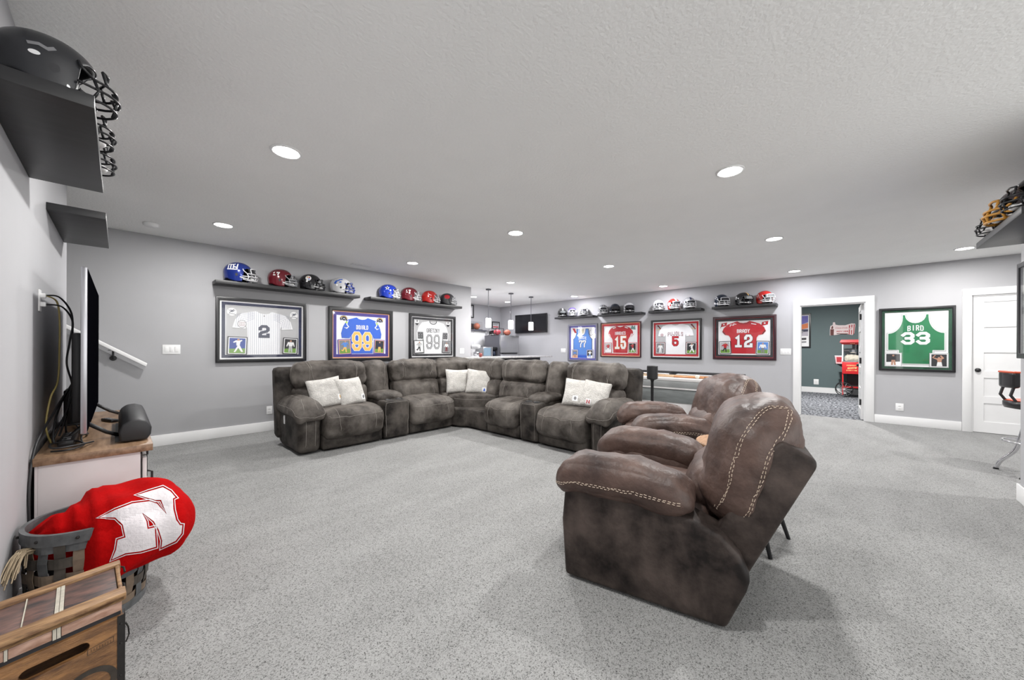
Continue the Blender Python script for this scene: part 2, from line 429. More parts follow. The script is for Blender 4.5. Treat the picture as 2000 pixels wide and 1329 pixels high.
M_BLUEL = col('light_blue', (0.09, 0.25, 0.66)); M_INDIGO = col('indigo_mat', (0.10, 0.09, 0.42)); M_JWHITE = col('white_jersey', (0.86, 0.86, 0.88), var=0.05, vscale=8); M_DARK = col('dark_print', (0.02, 0.02, 0.024))
M_BLUEPH = col('blue_print', (0.015, 0.05, 0.30)); M_GREYM = col('grey_print', (0.22, 0.22, 0.23)); M_PINST = col('pinstripe', (0.20, 0.22, 0.33))
M_SILVERF = col('silver_frame', (0.20, 0.20, 0.25), 0.35, metal=0.3); M_FRAMEBLK = M_BLACK; M_MAROON = col('maroon_frame', (0.035, 0.006, 0.012), 0.35)

# ------------------------------------------------------------ room shell
def S(name, boxes, m, bevel=0.0):
    mb = MB()
    for lo, hi in boxes: mb.bb(lo, hi)
    return struct(mb.build(name, m, bevel=bevel))
D1 = (-0.203, 0.674); D2 = (-2.20, -1.336); DH = 2.03
S('floor', [((-2.6, -3.7, -0.12), (8.69, 8.7, 0))], M_CARPET)
S('floor_theater', [((8.69, -3.2, -0.12), (13.6, 3.8, 0))], M_THCARPET)
S('ceiling', [((-2.6, -3.7, H), (13.6, 8.7, H + 0.12))], M_CEIL)
S('wall_left', [((XC - 0.12, YD - 0.12, 0), (XC, 4.84, H))], M_WALL, 0.004)
S('wall_back', [((-2.5, YA, 0), (5.36, YA + 0.12, H))], M_WALL, 0.004)
S('wall_stair_end', [((-2.6, 4.72, 0), (-2.5, YA + 0.12, H)), ((-2.5, 4.72, 0), (XC - 0.12, 4.84, H))], M_WALL)
S('wall_kitchen_side', [((5.24, YA + 0.12, 0), (5.36, 8.52, H))], M_WALL)
S('wall_kitchen_back', [((5.24, 8.52, 0), (XB + 0.12, 8.64, H))], M_WALL)
S('wall_right', [((XB, D1[1], 0), (XB + 0.12, 8.52, H)), ((XB, D1[0], DH), (XB + 0.12, D1[1], H)), ((XB, D2[1], 0), (XB + 0.12, D1[0], H)),
                 ((XB, D2[0], DH), (XB + 0.12, D2[1], H)), ((XB, -3.5, 0), (XB + 0.12, D2[0], H))], M_WALL)
S('wall_front', [((3.45, YD - 0.12, 0), (4.963, YD, H))], M_WALL, 0.004)
S('wall_alcove', [((4.843, -3.5, 0), (4.963, YD - 0.12, H)), ((4.843, -3.62, 0), (XB + 0.12, -3.5, H))], M_WALL)
S('wall_theater', [((13.4, -3.1, 0), (13.52, 3.7, H)), ((XB + 0.12, 3.6, 0), (13.4, 3.72, H)), ((XB + 0.12, -3.12, 0), (13.4, -3.0, H))], M_THWALL)
S('baseboard_back', [((-2.5, YA - 0.016, 0), (5.372, YA, 0.135))], M_TRIM, 0.003)
S('baseboard_left', [((XC, YD, 0), (XC + 0.014, 4.852, 0.135))], M_TRIM, 0.003)
S('baseboard_right', [((XB - 0.016, D1[1] + 0.1, 0), (XB, 8.52, 0.135)), ((XB - 0.016, D2[1] + 0.09, 0), (XB, D1[0] - 0.11, 0.135)), ((XB - 0.016, -3.5, 0), (XB, D2[0] - 0.09, 0.135))], M_TRIM, 0.003)
S('baseboard_front', [((3.45, YD, 0), (4.979, YD + 0.016, 0.135)), ((4.963, -3.5, 0), (4.979, YD, 0.135))], M_TRIM, 0.003)
S('baseboard_theater', [((13.384, -3.0, 0), (13.4, 3.6, 0.15))], M_TRIM)
def casing(name, d, wl, wr):
    S(name, [((XB - 0.02, d[1], 0), (XB, d[1] + wl, DH + 0.0)), ((XB - 0.02, d[0] - wr, 0), (XB, d[0], DH + 0.0)), ((XB - 0.022, d[0] - wr, DH), (XB, d[1] + wl, DH + 0.1)),
             ((XB, d[1] - 0.018, 0), (XB + 0.12, d[1], DH)), ((XB, d[0], 0), (XB + 0.12, d[0] + 0.018, DH)), ((XB, d[0] + 0.018, DH - 0.018), (XB + 0.12, d[1] - 0.018, DH))], M_TRIM, 0.002)
casing('trim_1', D1, 0.098, 0.108)
casing('trim_2', D2, 0.088, 0.088)
def door_leaf(name, w, h, knob_u, hinges):
    """leaf in local coords: u along +x 0..w, thickness along y, five recessed panels"""
    st = 0.115; rail = 0.1; n = 5
    ph = (h - rail * (n + 1) - 0.06) / n
    mb = MB(); zs = [0.06 + rail + k * (ph + rail) for k in range(n)]
    mb.bb((0, 0, 0), (st, 0.038, h)); mb.bb((w - st, 0, 0), (w, 0.038, h))
    z = 0.0
    for k in range(n):
        mb.bb((st, 0, z), (w - st, 0.038, zs[k])); z = zs[k] + ph
    mb.bb((st, 0, z), (w - st, 0.038, h))
    o = mb.build(name, M_TRIM); struct(o)
    for k in range(n):
        MB().bb((st, 0.011, zs[k]), (w - st, 0.027, zs[k] + ph)).build('panel', M_TRIM, o)
    kb = MB(); kz = 0.915
    for sgn, y in ((-1, 0), (1, 0.038)):
        kb.lathe([(0.03, 0), (0.03, 0.006), (0.012, 0.01), (0.012, 0.03), (0.026, 0.04), (0.029, 0.055), (0.02, 0.066), (0.004, 0.07)], (0, 0, 0), 16,
                 Matrix.Translation((knob_u, y, kz)) @ Matrix.Rotation(R(90 * sgn), 4, 'X') @ Matrix.Scale(1, 4))
    k = kb.build('knob', M_BLKPL, o, smooth=True)
    for z in hinges:
        hb = MB(); hb.bb((-0.004, -0.014, z - 0.05), (0.028, 0.006, z + 0.05)); hb.lathe([(0.007, -0.052), (0.007, 0.052)], (-0.004, -0.012, z), 8)
        hb.build('hinge', M_BLKPL, o)
    return o
d2 = door_leaf('door_2', 0.855, 2.02, 0.06, [])
d2.location = (XB + 0.016, D2[1] - 0.004, 0.006); d2.rotation_euler = (0, 0, R(-90))
d1 = door_leaf('door_1', 0.855, 2.005, 0.80, [0.3, 1.02, 1.78])
d1.location = (XB + 0.125, D1[0] + 0.052, 0.006); d1.rotation_euler = (0, 0, R(1.2)); d1.scale = (1, -1, 1)

# ------------------------------------------------------------ ceiling lights
def area(name, loc, watts, size, parent, col=(1.0, 0.985, 0.96)):
    l = bpy.data.lights.new(name, 'AREA'); l.shape = 'DISK'; l.size = size; l.energy = watts; l.color = col
    o = bpy.data.objects.new(name, l); C.objects.link(o); o.parent = parent; o.location = loc
    return o
M_LENS = emit('lamp_lens', (1, 0.99, 0.97), 14)
M_LENSB = emit('lamp_lens_cool', (0.93, 0.93, 1.0), 14)
ring_prof = [(0.079, 0.0), (0.086, 0.0), (0.096, 0.006), (0.096, 0.009), (0.079, 0.009)]
cans = [(0.785, 0.68), (0.785, 2.87), (0.785, 5.11), (3.165, 0.67), (3.17, 2.885), (3.19, 5.13), (5.465, 0.68), (5.48, 2.91), (5.50, 5.14),
        (7.97, 0.70), (8.01, 2.96), (8.06, 5.26), (6.39, 7.31), (7.757, 7.37), (7.68, -1.13), (5.6, -2.3)]
can_lab = ['in the ceiling right above the viewer', 'nearest in view, above the wooden crate', 'above the long shelf with the four left helmets', 'second nearest, above the near brown recliner',
 'in mid ceiling above the grey sofa corner', 'by the air vent', 'above the further brown recliner', 'above the white-topped pool table', 'just in front of the three pendants',
 'in front of the open doorway', 'between the two middle right-wall shelves', 'by the far right-wall shelf', 'at the kitchen wall edge, left of the pendants', 'in the kitchen corner above the fridge', 'above the closed white door', 'in the alcove behind the bar stool']
for (x, y), lab in zip(cans, can_lab):
    t = thing('recessed_light', 'round recessed ceiling light ' + lab, 'ceiling light', (x, y, H - 0.0095), 0, 'recessed ceiling lights')
    MB().lathe([(0.079, 0.0095), (0.079, 0.002), (0.086, 0.0), (0.096, 0.005), (0.096, 0.0095)], n=28).build('trim_ring', M_TRIM, t, smooth=True)
    MB().lathe([(0.078, 0.004), (0.078, 0.008)], n=28).build('lens', M_LENS if y < 6 else M_LENSB, t)
    area('lamp', (0, 0, 0.001), CAN_W * (0.72 if x < 1 else 0.5 if (x > 7.7 and y > 0) or y > 6 else 1.0), 0.15, t, (1.0, 0.985, 0.965) if y < 6 and x < 7.9 else (0.95, 0.95, 1.0))
th = thing('recessed_light', 'round recessed ceiling light inside the dark theater room', 'ceiling light', (10.9, 0.5, H - 0.0095), 0, 'recessed ceiling lights')
MB().lathe([(0.079, 0.0095), (0.079, 0.002), (0.086, 0.0), (0.096, 0.005), (0.096, 0.0095)], n=28).build('trim_ring', M_TRIM, th, smooth=True)
MB().lathe([(0.078, 0.004), (0.078, 0.008)], n=28).build('lens', M_LENS, th)
area('lamp', (0, 0, 0.001), 95, 0.15, th)
for x, y, s in ((5.78, 6.10, 'leftmost of the three'), (6.586, 6.14, 'middle of the three'), (7.394, 6.17, 'rightmost of three')):
    t = thing('pendant_lamp', 'white glass cylinder pendant lamp on thin grey rod, ' + s, 'pendant lamp', (x, y, H), 0, 'pendant lamps over the bar')
    MB().lathe([(0.062, -0.024), (0.062, -0.003), (0.05, 0)], n=20).build('canopy', M_DSTEEL, t, smooth=False)
    MB().lathe([(0.007, -0.70), (0.007, -0.02)], n=8).build('rod', M_DSTEEL, t)
    MB().lathe([(0.055, -0.675), (0.03, -0.655), (0.012, -0.65)], n=16).build('cap', M_DSTEEL, t)
    MB().lathe([(0.056, -0.885), (0.062, -0.87), (0.062, -0.69), (0.056, -0.675)], n=20).build('shade', emit('pendant_glow', (1, 0.98, 1), 5), t, smooth=True)
    l = bpy.data.lights.new('lamp', 'POINT'); l.energy = PENDANT_W; l.shadow_soft_size = 0.07; l.color = (0.97, 0.95, 1)
    lo = bpy.data.objects.new('lamp', l); C.objects.link(lo); lo.parent = t; lo.location = (0, 0, -0.95)
sd = thing('smoke_detector', 'round white smoke detector on the ceiling over the left wall', 'smoke detector', (0.236, 5.653, H))
MB().lathe([(0.052, -0.034), (0.064, -0.026), (0.068, -0.008), (0.068, 0)], n=26).build('body', M_WHITE, sd, smooth=True)
MB().lathe([(0.012, -0.036), (0.012, -0.034)], (0.02, 0, 0), 10).build('button', M_TRIM, sd)
av = thing('air_vent', 'small white slotted air vent in the ceiling above the left wall', 'air vent', (2.72, 5.92, H))
MB().ring(-0.16, 0.16, -0.06, 0.06, -0.14, 0.14, -0.04, 0.04, -0.006, 0).build('frame', M_TRIM, av).rotation_euler = (R(90), 0, 0)
for k in range(5):
    MB().box((0, -0.036 + 0.018 * k, -0.004), (0.28, 0.012, 0.003)).build('slat', M_TRIM, av)
MB().box((0, 0, -0.0008), (0.28, 0.08, 0.001)).build('duct', M_DARK, av)
sp = thing('sensor', 'small white motion sensor on the kitchen wall near the ceiling', 'sensor', (8.624, 8.05, 2.38))
MB().box((-0.012, 0, 0), (0.024, 0.05, 0.07)).build('body', M_WHITE, sp, bevel=0.005)
MB().sphere((-0.026, 0, -0.01), 0.014, 10, 6).build('eye', M_GREYB, sp, smooth=True)

# wall plates --------------------------------------------------------------
def plate(name, label, cat, loc, rotz, w, h, n, kind, group=None):
    t = thing(name, label, cat, loc, rotz, group)
    MB().box((0, -0.003, 0), (w, 0.006, h)).build('cover', M_WHITE, t, bevel=0.002)
    for k in range(n):
        cx = (k - (n - 1) / 2) * 0.046
        if kind == 'switch':
            MB().box((cx, -0.0065, 0), (0.033, 0.005, 0.067)).build('rocker', M_TRIM, t, bevel=0.0015)
        else:
            for z in (-0.019, 0.019):
                s = MB().box((cx, -0.0065, z), (0.033, 0.003, 0.028)).build('socket', M_TRIM, t, bevel=0.001)
                MB().box((cx - 0.006, -0.0083, z), (0.002, 0.001, 0.009)).box((cx + 0.006, -0.0083, z), (0.002, 0.001, 0.007)).build('slot', M_DARK, s)
    return t
plate('light_switch', 'white three-rocker switch plate on the wall left of the pinstriped jersey', 'light switch', (0.446, YA, 1.188), 0, 0.165, 0.117, 3, 'switch')
plate('wall_outlet', 'white wall outlet low beside the left end of the sofa', 'outlet', (1.496, YA, 0.30), 0, 0.072, 0.117, 1, 'outlet')
plate('light_switch', 'white two-rocker switch plate at the wall end right of the black and white jersey', 'light switch', (5.10, YA, 1.153), 0, 0.12, 0.117, 2, 'switch')
plate('light_switch', 'white switch plate beside the open doorway', 'light switch', (XB, 0.885, 1.172), R(-90), 0.165, 0.117, 3, 'switch')
plate('light_switch', 'white switch plate left of the blue basketball jersey', 'light switch', (XB, 5.99, 1.158), R(-90), 0.16, 0.117, 3, 'switch')
plate('wall_outlet', 'white wall outlet low under the green jersey', 'outlet', (XB, -0.605, 0.285), R(-90), 0.09, 0.12, 1, 'outlet')
plate('wall_outlet', 'white wall outlet on the teal theater wall', 'outlet', (13.4, 0.68, 0.30), R(-90), 0.11, 0.15, 1, 'outlet')

# stair handrail
hr = thing('handrail', 'white sloping stair handrail on the wall behind the television', 'handrail', (0.218, YA, 1.0))
dx, dz = -2.6, 2.6 * 0.71
MB().prism([(0, -0.02), (0.012, 0.022), (dx, dz + 0.03), (dx, dz - 0.015)], lambda a, b: (a, -0.105, b), lambda a, b: (a, -0.05, b)).build('rail', M_TRIM, hr, bevel=0.008, seg=3)
for bx in (-0.264, -1.5):
    bz = -bx * 0.71
    b = MB().tube([(bx, -0.002, bz - 0.10), (bx, -0.05, bz - 0.105), (bx, -0.078, bz - 0.07), (bx, -0.078, bz - 0.015)], 0.009, 8)
    b.lathe([(0.03, 0), (0.03, 0.008)], (0, 0, 0), 14, Matrix.Translation((bx, -0.001, bz - 0.1)) @ Matrix.Rotation(R(90), 4, 'X'))
    b.box((bx, -0.078, bz - 0.008), (0.08, 0.03, 0.006)); b.build('bracket', M_BLKPL, hr)

# ------------------------------------------------------------ shelves
def shelf(label, lo, hi, group='floating helmet shelves'):
    o = MB().bb(lo, hi).build('floating_shelf', M_SHELF, bevel=0.003)
    return tag(o, label, 'shelf', group)
SHT = 0.048
shelf('long black floating shelf holding four helmets above the pinstriped jersey', (0.84, YA - 0.25, 2.045), (2.725, YA, 2.045 + SHT))
shelf('black floating shelf holding four helmets above the white hockey jersey', (2.905, YA - 0.25, 2.045), (4.90, YA, 2.045 + SHT))
for lab, y0, y1 in (('black floating shelf above the blue basketball jersey', 4.90, 6.12), ('black floating shelf with silver, navy and white helmets, above the number 15 jersey', 3.60, 4.77),
                    ('black floating shelf with three pale and red helmets, above the number 5 jersey', 2.30, 3.435), ('black floating shelf above the red jersey number 12', 1.005, 2.10)):
    shelf(lab, (XB - 0.25, y0, 2.045), (XB, y1, 2.045 + SHT))
shelf('near black floating shelf on the left wall under the big black helmet', (XC, 1.925, 2.048), (-0.06, 2.952, 2.094))
shelf('empty-looking black floating shelf on the left wall above the television', (XC, 3.555, 2.048), (-0.06, 4.585, 2.094))
shelf('near black floating shelf cut by the right edge, under the gold-masked helmet', (3.72, YD, 2.05), (4.79, -0.765, 2.097))

# ------------------------------------------------------------ sectional sofa
sofa = thing('sectional_sofa', 'large grey-brown suede L-shaped reclining sectional sofa under the framed jerseys', 'sofa', (4.0, 4.75, 0))
def LW(s, t, z): return (s, 4.47 + t, z)            # left wing: s along X, t depth towards the wall
def RW(s, t, z): return (3.60 + t, s, z)            # right wing: s along Y
def sbox(name, W, s0, s1, t0, t1, z0, z1, r, m, puff=(0, 0, 0), wr=0.0, seg=14, fn=None, ws=7.0, lean=0.0):
    cs, ct, cz = (s0 + s1) / 2, (t0 + t1) / 2, (z0 + z1) / 2
    def f(x, y, z):
        if fn: x, y, z = fn(x, y, z)
        return W(cs + x, ct + y + lean * (z + cz - z0), cz + z)
    vs, fs = soft_box((s1 - s0, t1 - t0, z1 - z0), r, puff, seg, wr, ws, random.random() * 50, f)
    o = MB().add(vs, fs).build(name, m, sofa, smooth=True)
    return unroot(o, sofa)
def seams(o, W, paths, **k):
    k.setdefault('m', M_SEAM)
    return seam_tube(o, [[W(*p) for p in pl] for pl in paths], **k)
def seat(W, s0, s1, front=-0.05):
    def f(x, y, z):                                # waterfall front: bulges forward in the middle, tucks under
        k = max(0.0, -y / 0.36)
        return (x, y - 0.035 * k * (1 - (z / 0.16) ** 2) - 0.03 * k * (1 - (2 * x / (s1 - s0)) ** 2), z - 0.02 * k)
    o = sbox('seat_cushion', W, s0, s1, front, 0.62, 0.15, 0.485, 0.085, M_SUEDE, (0, 0, 0.03), 0.012, 16, f)
    w = s1 - s0
    seams(o, W, [[(s0 + 0.2 * w, 0.5, 0.55), (s0 + 0.2 * w, 0.1, 0.55), (s0 + 0.2 * w, -0.2, 0.42), (s0 + 0.2 * w, -0.2, 0.2)],
                 [(s0 + 0.8 * w, 0.5, 0.55), (s0 + 0.8 * w, 0.1, 0.55), (s0 + 0.8 * w, -0.2, 0.42), (s0 + 0.8 * w, -0.2, 0.2)],
                 [(s0, -0.1, 0.445), (s0 + 0.25 * w, -0.25, 0.45), (s0 + 0.75 * w, -0.25, 0.45), (s1, -0.1, 0.445)]])
    b = sbox('front_panel', W, s0 + 0.005, s1 - 0.005, 0.0, 0.5, 0.02, 0.2, 0.025, M_SUEDE2, (0, 0.01, 0), 0.005, 8)
    return o
def back(W, s0, s1, ztop=1.025, lumbar=True, t0=0.42):
    w = s1 - s0
    def f(x, y, z):
        return (x * (1 + 0.02 * z), y - 0.03 * math.exp(-((z - 0.13) / 0.1) ** 2), z + 0.012 * (1 - (2 * x / w) ** 2))
    o = sbox('back_cushion', W, s0, s1, t0, t0 + 0.26, 0.70, ztop, 0.10, M_SUEDE, (0.0, 0.04, 0.012), 0.017, 16, f, 9.0, 0.22)
    seams(o, W, [[(s0 + q * w, t0 - 0.12, 0.72), (s0 + q * w, t0 - 0.08, 0.9), (s0 + q * w, t0 + 0.02, 1.03), (s0 + q * w, t0 + 0.2, 1.06)] for q in (0.17, 0.2, 0.8, 0.83)])
    if lumbar:
        l = sbox('lumbar_cushion', W, s0 + 0.01, s1 - 0.01, t0 - 0.06, t0 + 0.2, 0.42, 0.735, 0.09, M_SUEDE, (0, 0.04, 0.0), 0.014, 14, None, 8.0, 0.18)
        seams(l, W, [[(s0 + q * w, t0 - 0.2, 0.46), (s0 + q * w, t0 - 0.2, 0.7)] for q in (0.2, 0.8)])
    return o
def shellback(W, s0, s1, ztop=0.97):
    def f(x, y, z): return (x, y, z)
    sbox('back_shell', W, s0, s1, 0.62, 0.80, 0.10, ztop, 0.05, M_SUEDE2, (0, 0, 0), 0.006, 10, f, 5.0, 0.12)
def arm(W, s0, s1, inner):
    """inner = +1 when the seat lies towards +s"""
    a = sbox('arm_body', W, s0 + 0.015, s1 - 0.015, 0.0, 0.78, 0.02, 0.52, 0.06, M_SUEDE2, (0.012, 0.03, 0), 0.008, 12, lambda x, y, z: (x * (1.04 - 0.1 * (0.25 - z)), y - 0.04 * (z + 0.25) * (y < 0), z))
    seams(a, W, [[(s0 + 0.05, -0.2, 0.06), (s0 + 0.05, -0.2, 0.36), ((s0 + s1) / 2, -0.2, 0.47), (s1 - 0.05, -0.2, 0.36), (s1 - 0.05, -0.2, 0.06)]])
    def f(x, y, z):
        k = max(0.0, (-y - 0.18) / 0.22)
        return (x, y, z - 0.11 * k * k - 0.03 * (2 * x / (s1 - s0)) ** 2)
    p = sbox('arm_pad', W, s0 - 0.03, s1 + 0.03, -0.07, 0.70, 0.45, 0.615, 0.075, M_SUEDE, (0, 0, 0.03), 0.014, 16, f, 9.0)
    mid = (s0 + s1) / 2
    seams(p, W, [[(s0 - 0.05, 0.6, 0.53), (s0 - 0.05, 0.1, 0.53), (s0 - 0.04, -0.05, 0.46), (mid, -0.16, 0.44), (s1 + 0.04, -0.05, 0.46), (s1 + 0.05, 0.1, 0.53), (s1 + 0.05, 0.6, 0.53)],
                 [(s0 + 0.04, 0.6, 0.7), (s0 + 0.04, 0.1, 0.7), (s0 + 0.04, -0.1, 0.55)], [(s1 - 0.04, 0.6, 0.7), (s1 - 0.04, 0.1, 0.7), (s1 - 0.04, -0.1, 0.55)]])
def console(W, s0, s1):
    b = sbox('console_box', W, s0, s1, -0.01, 0.62, 0.02, 0.515, 0.03, M_SUEDE2, (0, 0.012, 0), 0.006, 12)
    seams(b, W, [[(s0 + 0.02, -0.1, 0.05), (s0 + 0.02, -0.1, 0.49), (s1 - 0.02, -0.1, 0.49), (s1 - 0.02, -0.1, 0.05)]])
    for q in (0.28, 0.72):
        cx, ct = s0 + q * (s1 - s0), 0.09
        mb = MB(); prof = [(0.046, 0.513), (0.046, 0.521), (0.038, 0.523), (0.036, 0.517), (0.034, 0.516)]
        vs = []; n = 18
        mb.lathe(prof, (*W(cx, ct, 0)[:2], 0), n)
        unroot(mb.build('cup_holder', M_BLKPL, sofa, smooth=True), sofa)
    def f(x, y, z): return (x, y, z - 0.03 * max(0, -y / 0.2) ** 2)
    sbox('console_lid', W, s0 - 0.015, s1 + 0.015, 0.16, 0.56, 0.505, 0.60, 0.05, M_SUEDE, (0, 0, 0.02), 0.01, 12, f, 9.0)
    o = sbox('console_back', W, s0 + 0.005, s1 - 0.005, 0.45, 0.72, 0.46, 1.025, 0.09, M_SUEDE, (0, 0.03, 0.01), 0.012, 14, None, 8.0, 0.20)
    w = s1 - s0
    seams(o, W, [[(s0 + 0.78 * w, 0.3, 0.5), (s0 + 0.78 * w, 0.3, 0.8), (s0 + 0.78 * w, 0.45, 1.03), (s0 + 0.78 * w, 0.7, 1.06)]])
    shellback(W, s0, s1)
# left wing
arm(LW, 1.34, 1.60, 1); seat(LW, 1.61, 2.35); back(LW, 1.44, 2.36); shellback(LW, 1.31, 2.36)
console(LW, 2.365, 2.735)
seat(LW, 2.745, 3.50); back(LW, 2.75, 3.56); shellback(LW, 2.74, 4.0)
# right wing
arm(RW, 1.90, 2.15, 1); seat(RW, 2.16, 2.885); back(RW, 1.985, 2.80); shellback(RW, 1.885, 2.9)
console(RW, 2.895, 3.19)
seat(RW, 3.20, 3.83); back(RW, 3.18, 4.02); shellback(RW, 3.19, 4.3)
# corner wedge
def CW(x, y, z): return (x, y, z)
wp = [(3.50, 4.50), (3.58, 4.36), (3.63, 4.24), (3.60, 3.84), (4.30, 3.84), (4.30, 5.05), (3.50, 5.05)]
mb = MB(); mb.prism([(3.5, 4.44), (3.55, 4.33), (3.60, 4.27), (3.60, 3.84), (4.3, 3.84), (4.3, 5.08), (3.5, 5.08)], lambda a, b: (a, b, 0.02), lambda a, b: (a, b, 0.30))
unroot(mb.build('corner_base', M_SUEDE2, sofa, bevel=0.03, seg=3), sofa)
def wedge_fn(x, y, z):
    # pull the front corner of a rounded box diagonally in
    return (x, y, z)
def wedge(name, z0, z1, r):
    def f(x, y, z):
        X, Y = 3.98 + x, 4.46 + y
        d = (-x - y)                       # towards the inner front corner (-x,-y)
        if d > 0.36: k = (d - 0.36); X += 0.5 * k * 0.92; Y += 0.5 * k * 0.92
        return (X, Y, (z0 + z1) / 2 + z - 0.02 * max(0, d))
    vs, fs = soft_box((0.90, 1.08, z1 - z0), r, (0, 0, 0.03), 18, 0.010, 7, 3.3, f)
    return unroot(MB().add(vs, fs).build(name, M_SUEDE, sofa, smooth=True), sofa)
ws_ = wedge('corner_seat', 0.20, 0.485, 0.07)
seam_tube(ws_, [[(3.55, 4.75, 0.45), (3.62, 4.35, 0.42), (3.8, 4.1, 0.42), (4.2, 4.0, 0.45)]], M_SEAM)
def DW(s, t, z): return (4.33 + 0 * s + t, s, z)
back(LW, 3.57, 4.36, 1.03); back(RW, 4.03, 4.86, 1.03)
sh = MB().prism([(3.95, 5.09), (4.5, 5.09), (4.42, 4.2), (4.60, 4.2), (4.66, 5.34), (3.95, 5.34)], lambda a, b: (a, b, 0.1), lambda a, b: (a, b, 0.97))
unroot(sh.build('corner_shell', M_SUEDE2, sofa, bevel=0.02), sofa)
# bare recliner lever on the left arm
lv = MB().box((1.338, 4.92, 0.36), (0.012, 0.035, 0.10)); unroot(lv.build('recline_handle', M_OFFW, sofa, bevel=0.004), sofa)

# ------------------------------------------------------------ throw pillows
def throw_pillow(label, loc, size, yaw, pitch, roll, patch, px, pz, thick=0.15):
    t = thing('throw_pillow', label, 'pillow', loc, 0, 'cream throw pillows on the sofa')
    M = Matrix.Rotation(yaw, 4, 'Z') @ Matrix.Rotation(pitch, 4, 'X') @ Matrix.Rotation(roll, 4, 'Y')
    n = 18; vs = []; fs = []
    sd_ = random.random() * 30
    for s in (-1, 1):
        for i in range(n + 1):
            for j in range(n + 1):
                u, v = 2 * i / n - 1, 2 * j / n - 1
                e = max(0.0, (1 - u ** 4) * (1 - v ** 4)) ** 0.55
                pin = 1 - 0.07 * (1 - abs(u) ** 1.5) * abs(v) ** 6 - 0.0
                pin2 = 1 - 0.07 * (1 - abs(v) ** 1.5) * abs(u) ** 6
                w = 0.010 * noise.noise(Vector((u * 2.5 + sd_, v * 2.5, s)))
                vs.append((u * size / 2 * pin2, s * (thick / 2 * e + w * e), size / 2 + v * size / 2 * pin))
        o = 0 if s < 0 else (n + 1) ** 2
        for i in range(n):
            for j in range(n):
                a = o + i * (n + 1) + j; q = (a, a + n + 1, a + n + 2, a + 1); fs.append(q if s < 0 else q[::-1])
    mb = MB().add(vs, fs, M)
    bm_o = mb.build('cover', M_PILLOW, t, smooth=True)
    bm = bmesh.new(); bm.from_mesh(bm_o.data); bmesh.ops.remove_doubles(bm, verts=bm.verts, dist=0.0008); bm.to_mesh(bm_o.data); bm.free()
    b = bvh_of(bm_o)
    hw = 0.034
    def conf(quads, m, name, parent, off):
        q2 = MB()
        for q in quads:
            pts = []
            for p in q:
                d = M @ Vector((0, 1, 0)); o_ = M @ Vector((p[0], -0.3, p[1]))
                hit = b.ray_cast(o_, d)
                pts.append(tuple((hit[0] if hit[0] else M @ Vector((p[0], -thick / 2, p[1]))) - d * off))
            q2.add(pts, [tuple(range(len(pts)))])
        return q2.build(name, m, parent, fix=False)
    g = [[(px + hw * (-1 + 2 * i / 4), pz + hw * (-1 + 2 * j / 4)) for i, j in ((a, c), (a + 1, c), (a + 1, c + 1), (a, c + 1))] for a in range(4) for c in range(4)]
    pt = conf(g, M_OFFW, 'sewn_patch', t, 0.002)
    if patch == 'N': conf(lettering('N', px, pz - 0.022, 0.044, 0.044, 0, 0.012), M_RED, 'patch_letter', pt, 0.004)
    elif patch == 'blue': conf([disc(px, pz + 0.006, 0.014, 10), [(px - 0.02, pz - 0.022), (px + 0.02, pz - 0.022), (px + 0.014, pz - 0.008), (px - 0.014, pz - 0.008)]], M_ROYAL, 'patch_emblem', pt, 0.004)
    elif patch == 'gold': conf([[(px - 0.016, pz - 0.02), (px + 0.016, pz - 0.02), (px + 0.016, pz + 0.02), (px - 0.016, pz + 0.02)]], M_YELLOW, 'patch_emblem', pt, 0.004)
    else: conf([disc(px, pz, 0.018, 10, 0.022)], M_GREYM, 'patch_emblem', pt, 0.004)
    return t
throw_pillow('cream throw pillow leaning leftmost on the sofa, by the left arm', (1.76, 4.70, 0.475), 0.39, R(-10), R(-22), R(-8), 'gold', 0.15, 0.10)
throw_pillow('cream throw pillow on the left seat beside the centre console', (2.06, 4.67, 0.48), 0.37, R(14), R(-22), R(-2), 'grey', 0.12, 0.08)
throw_pillow('cream corner pillow with a small red letter patch', (3.72, 4.62, 0.485), 0.40, R(-22), R(-16), R(2), 'N', 0.15, 0.07)
throw_pillow('cream corner pillow with a small blue patch', (3.88, 4.34, 0.485), 0.40, R(-40), R(-16), R(6), 'blue', 0.10, 0.07)
throw_pillow('cream pillow with a dark emblem patch on the right sofa seat', (3.86, 2.50, 0.485), 0.37, R(-72), R(-22), R(4), 'grey', 0.0, 0.10)
throw_pillow('cream pillow with a red letter patch, rightmost on the sofa by the arm', (3.88, 2.28, 0.485), 0.36, R(-80), R(-22), R(7), 'N', -0.04, 0.07)

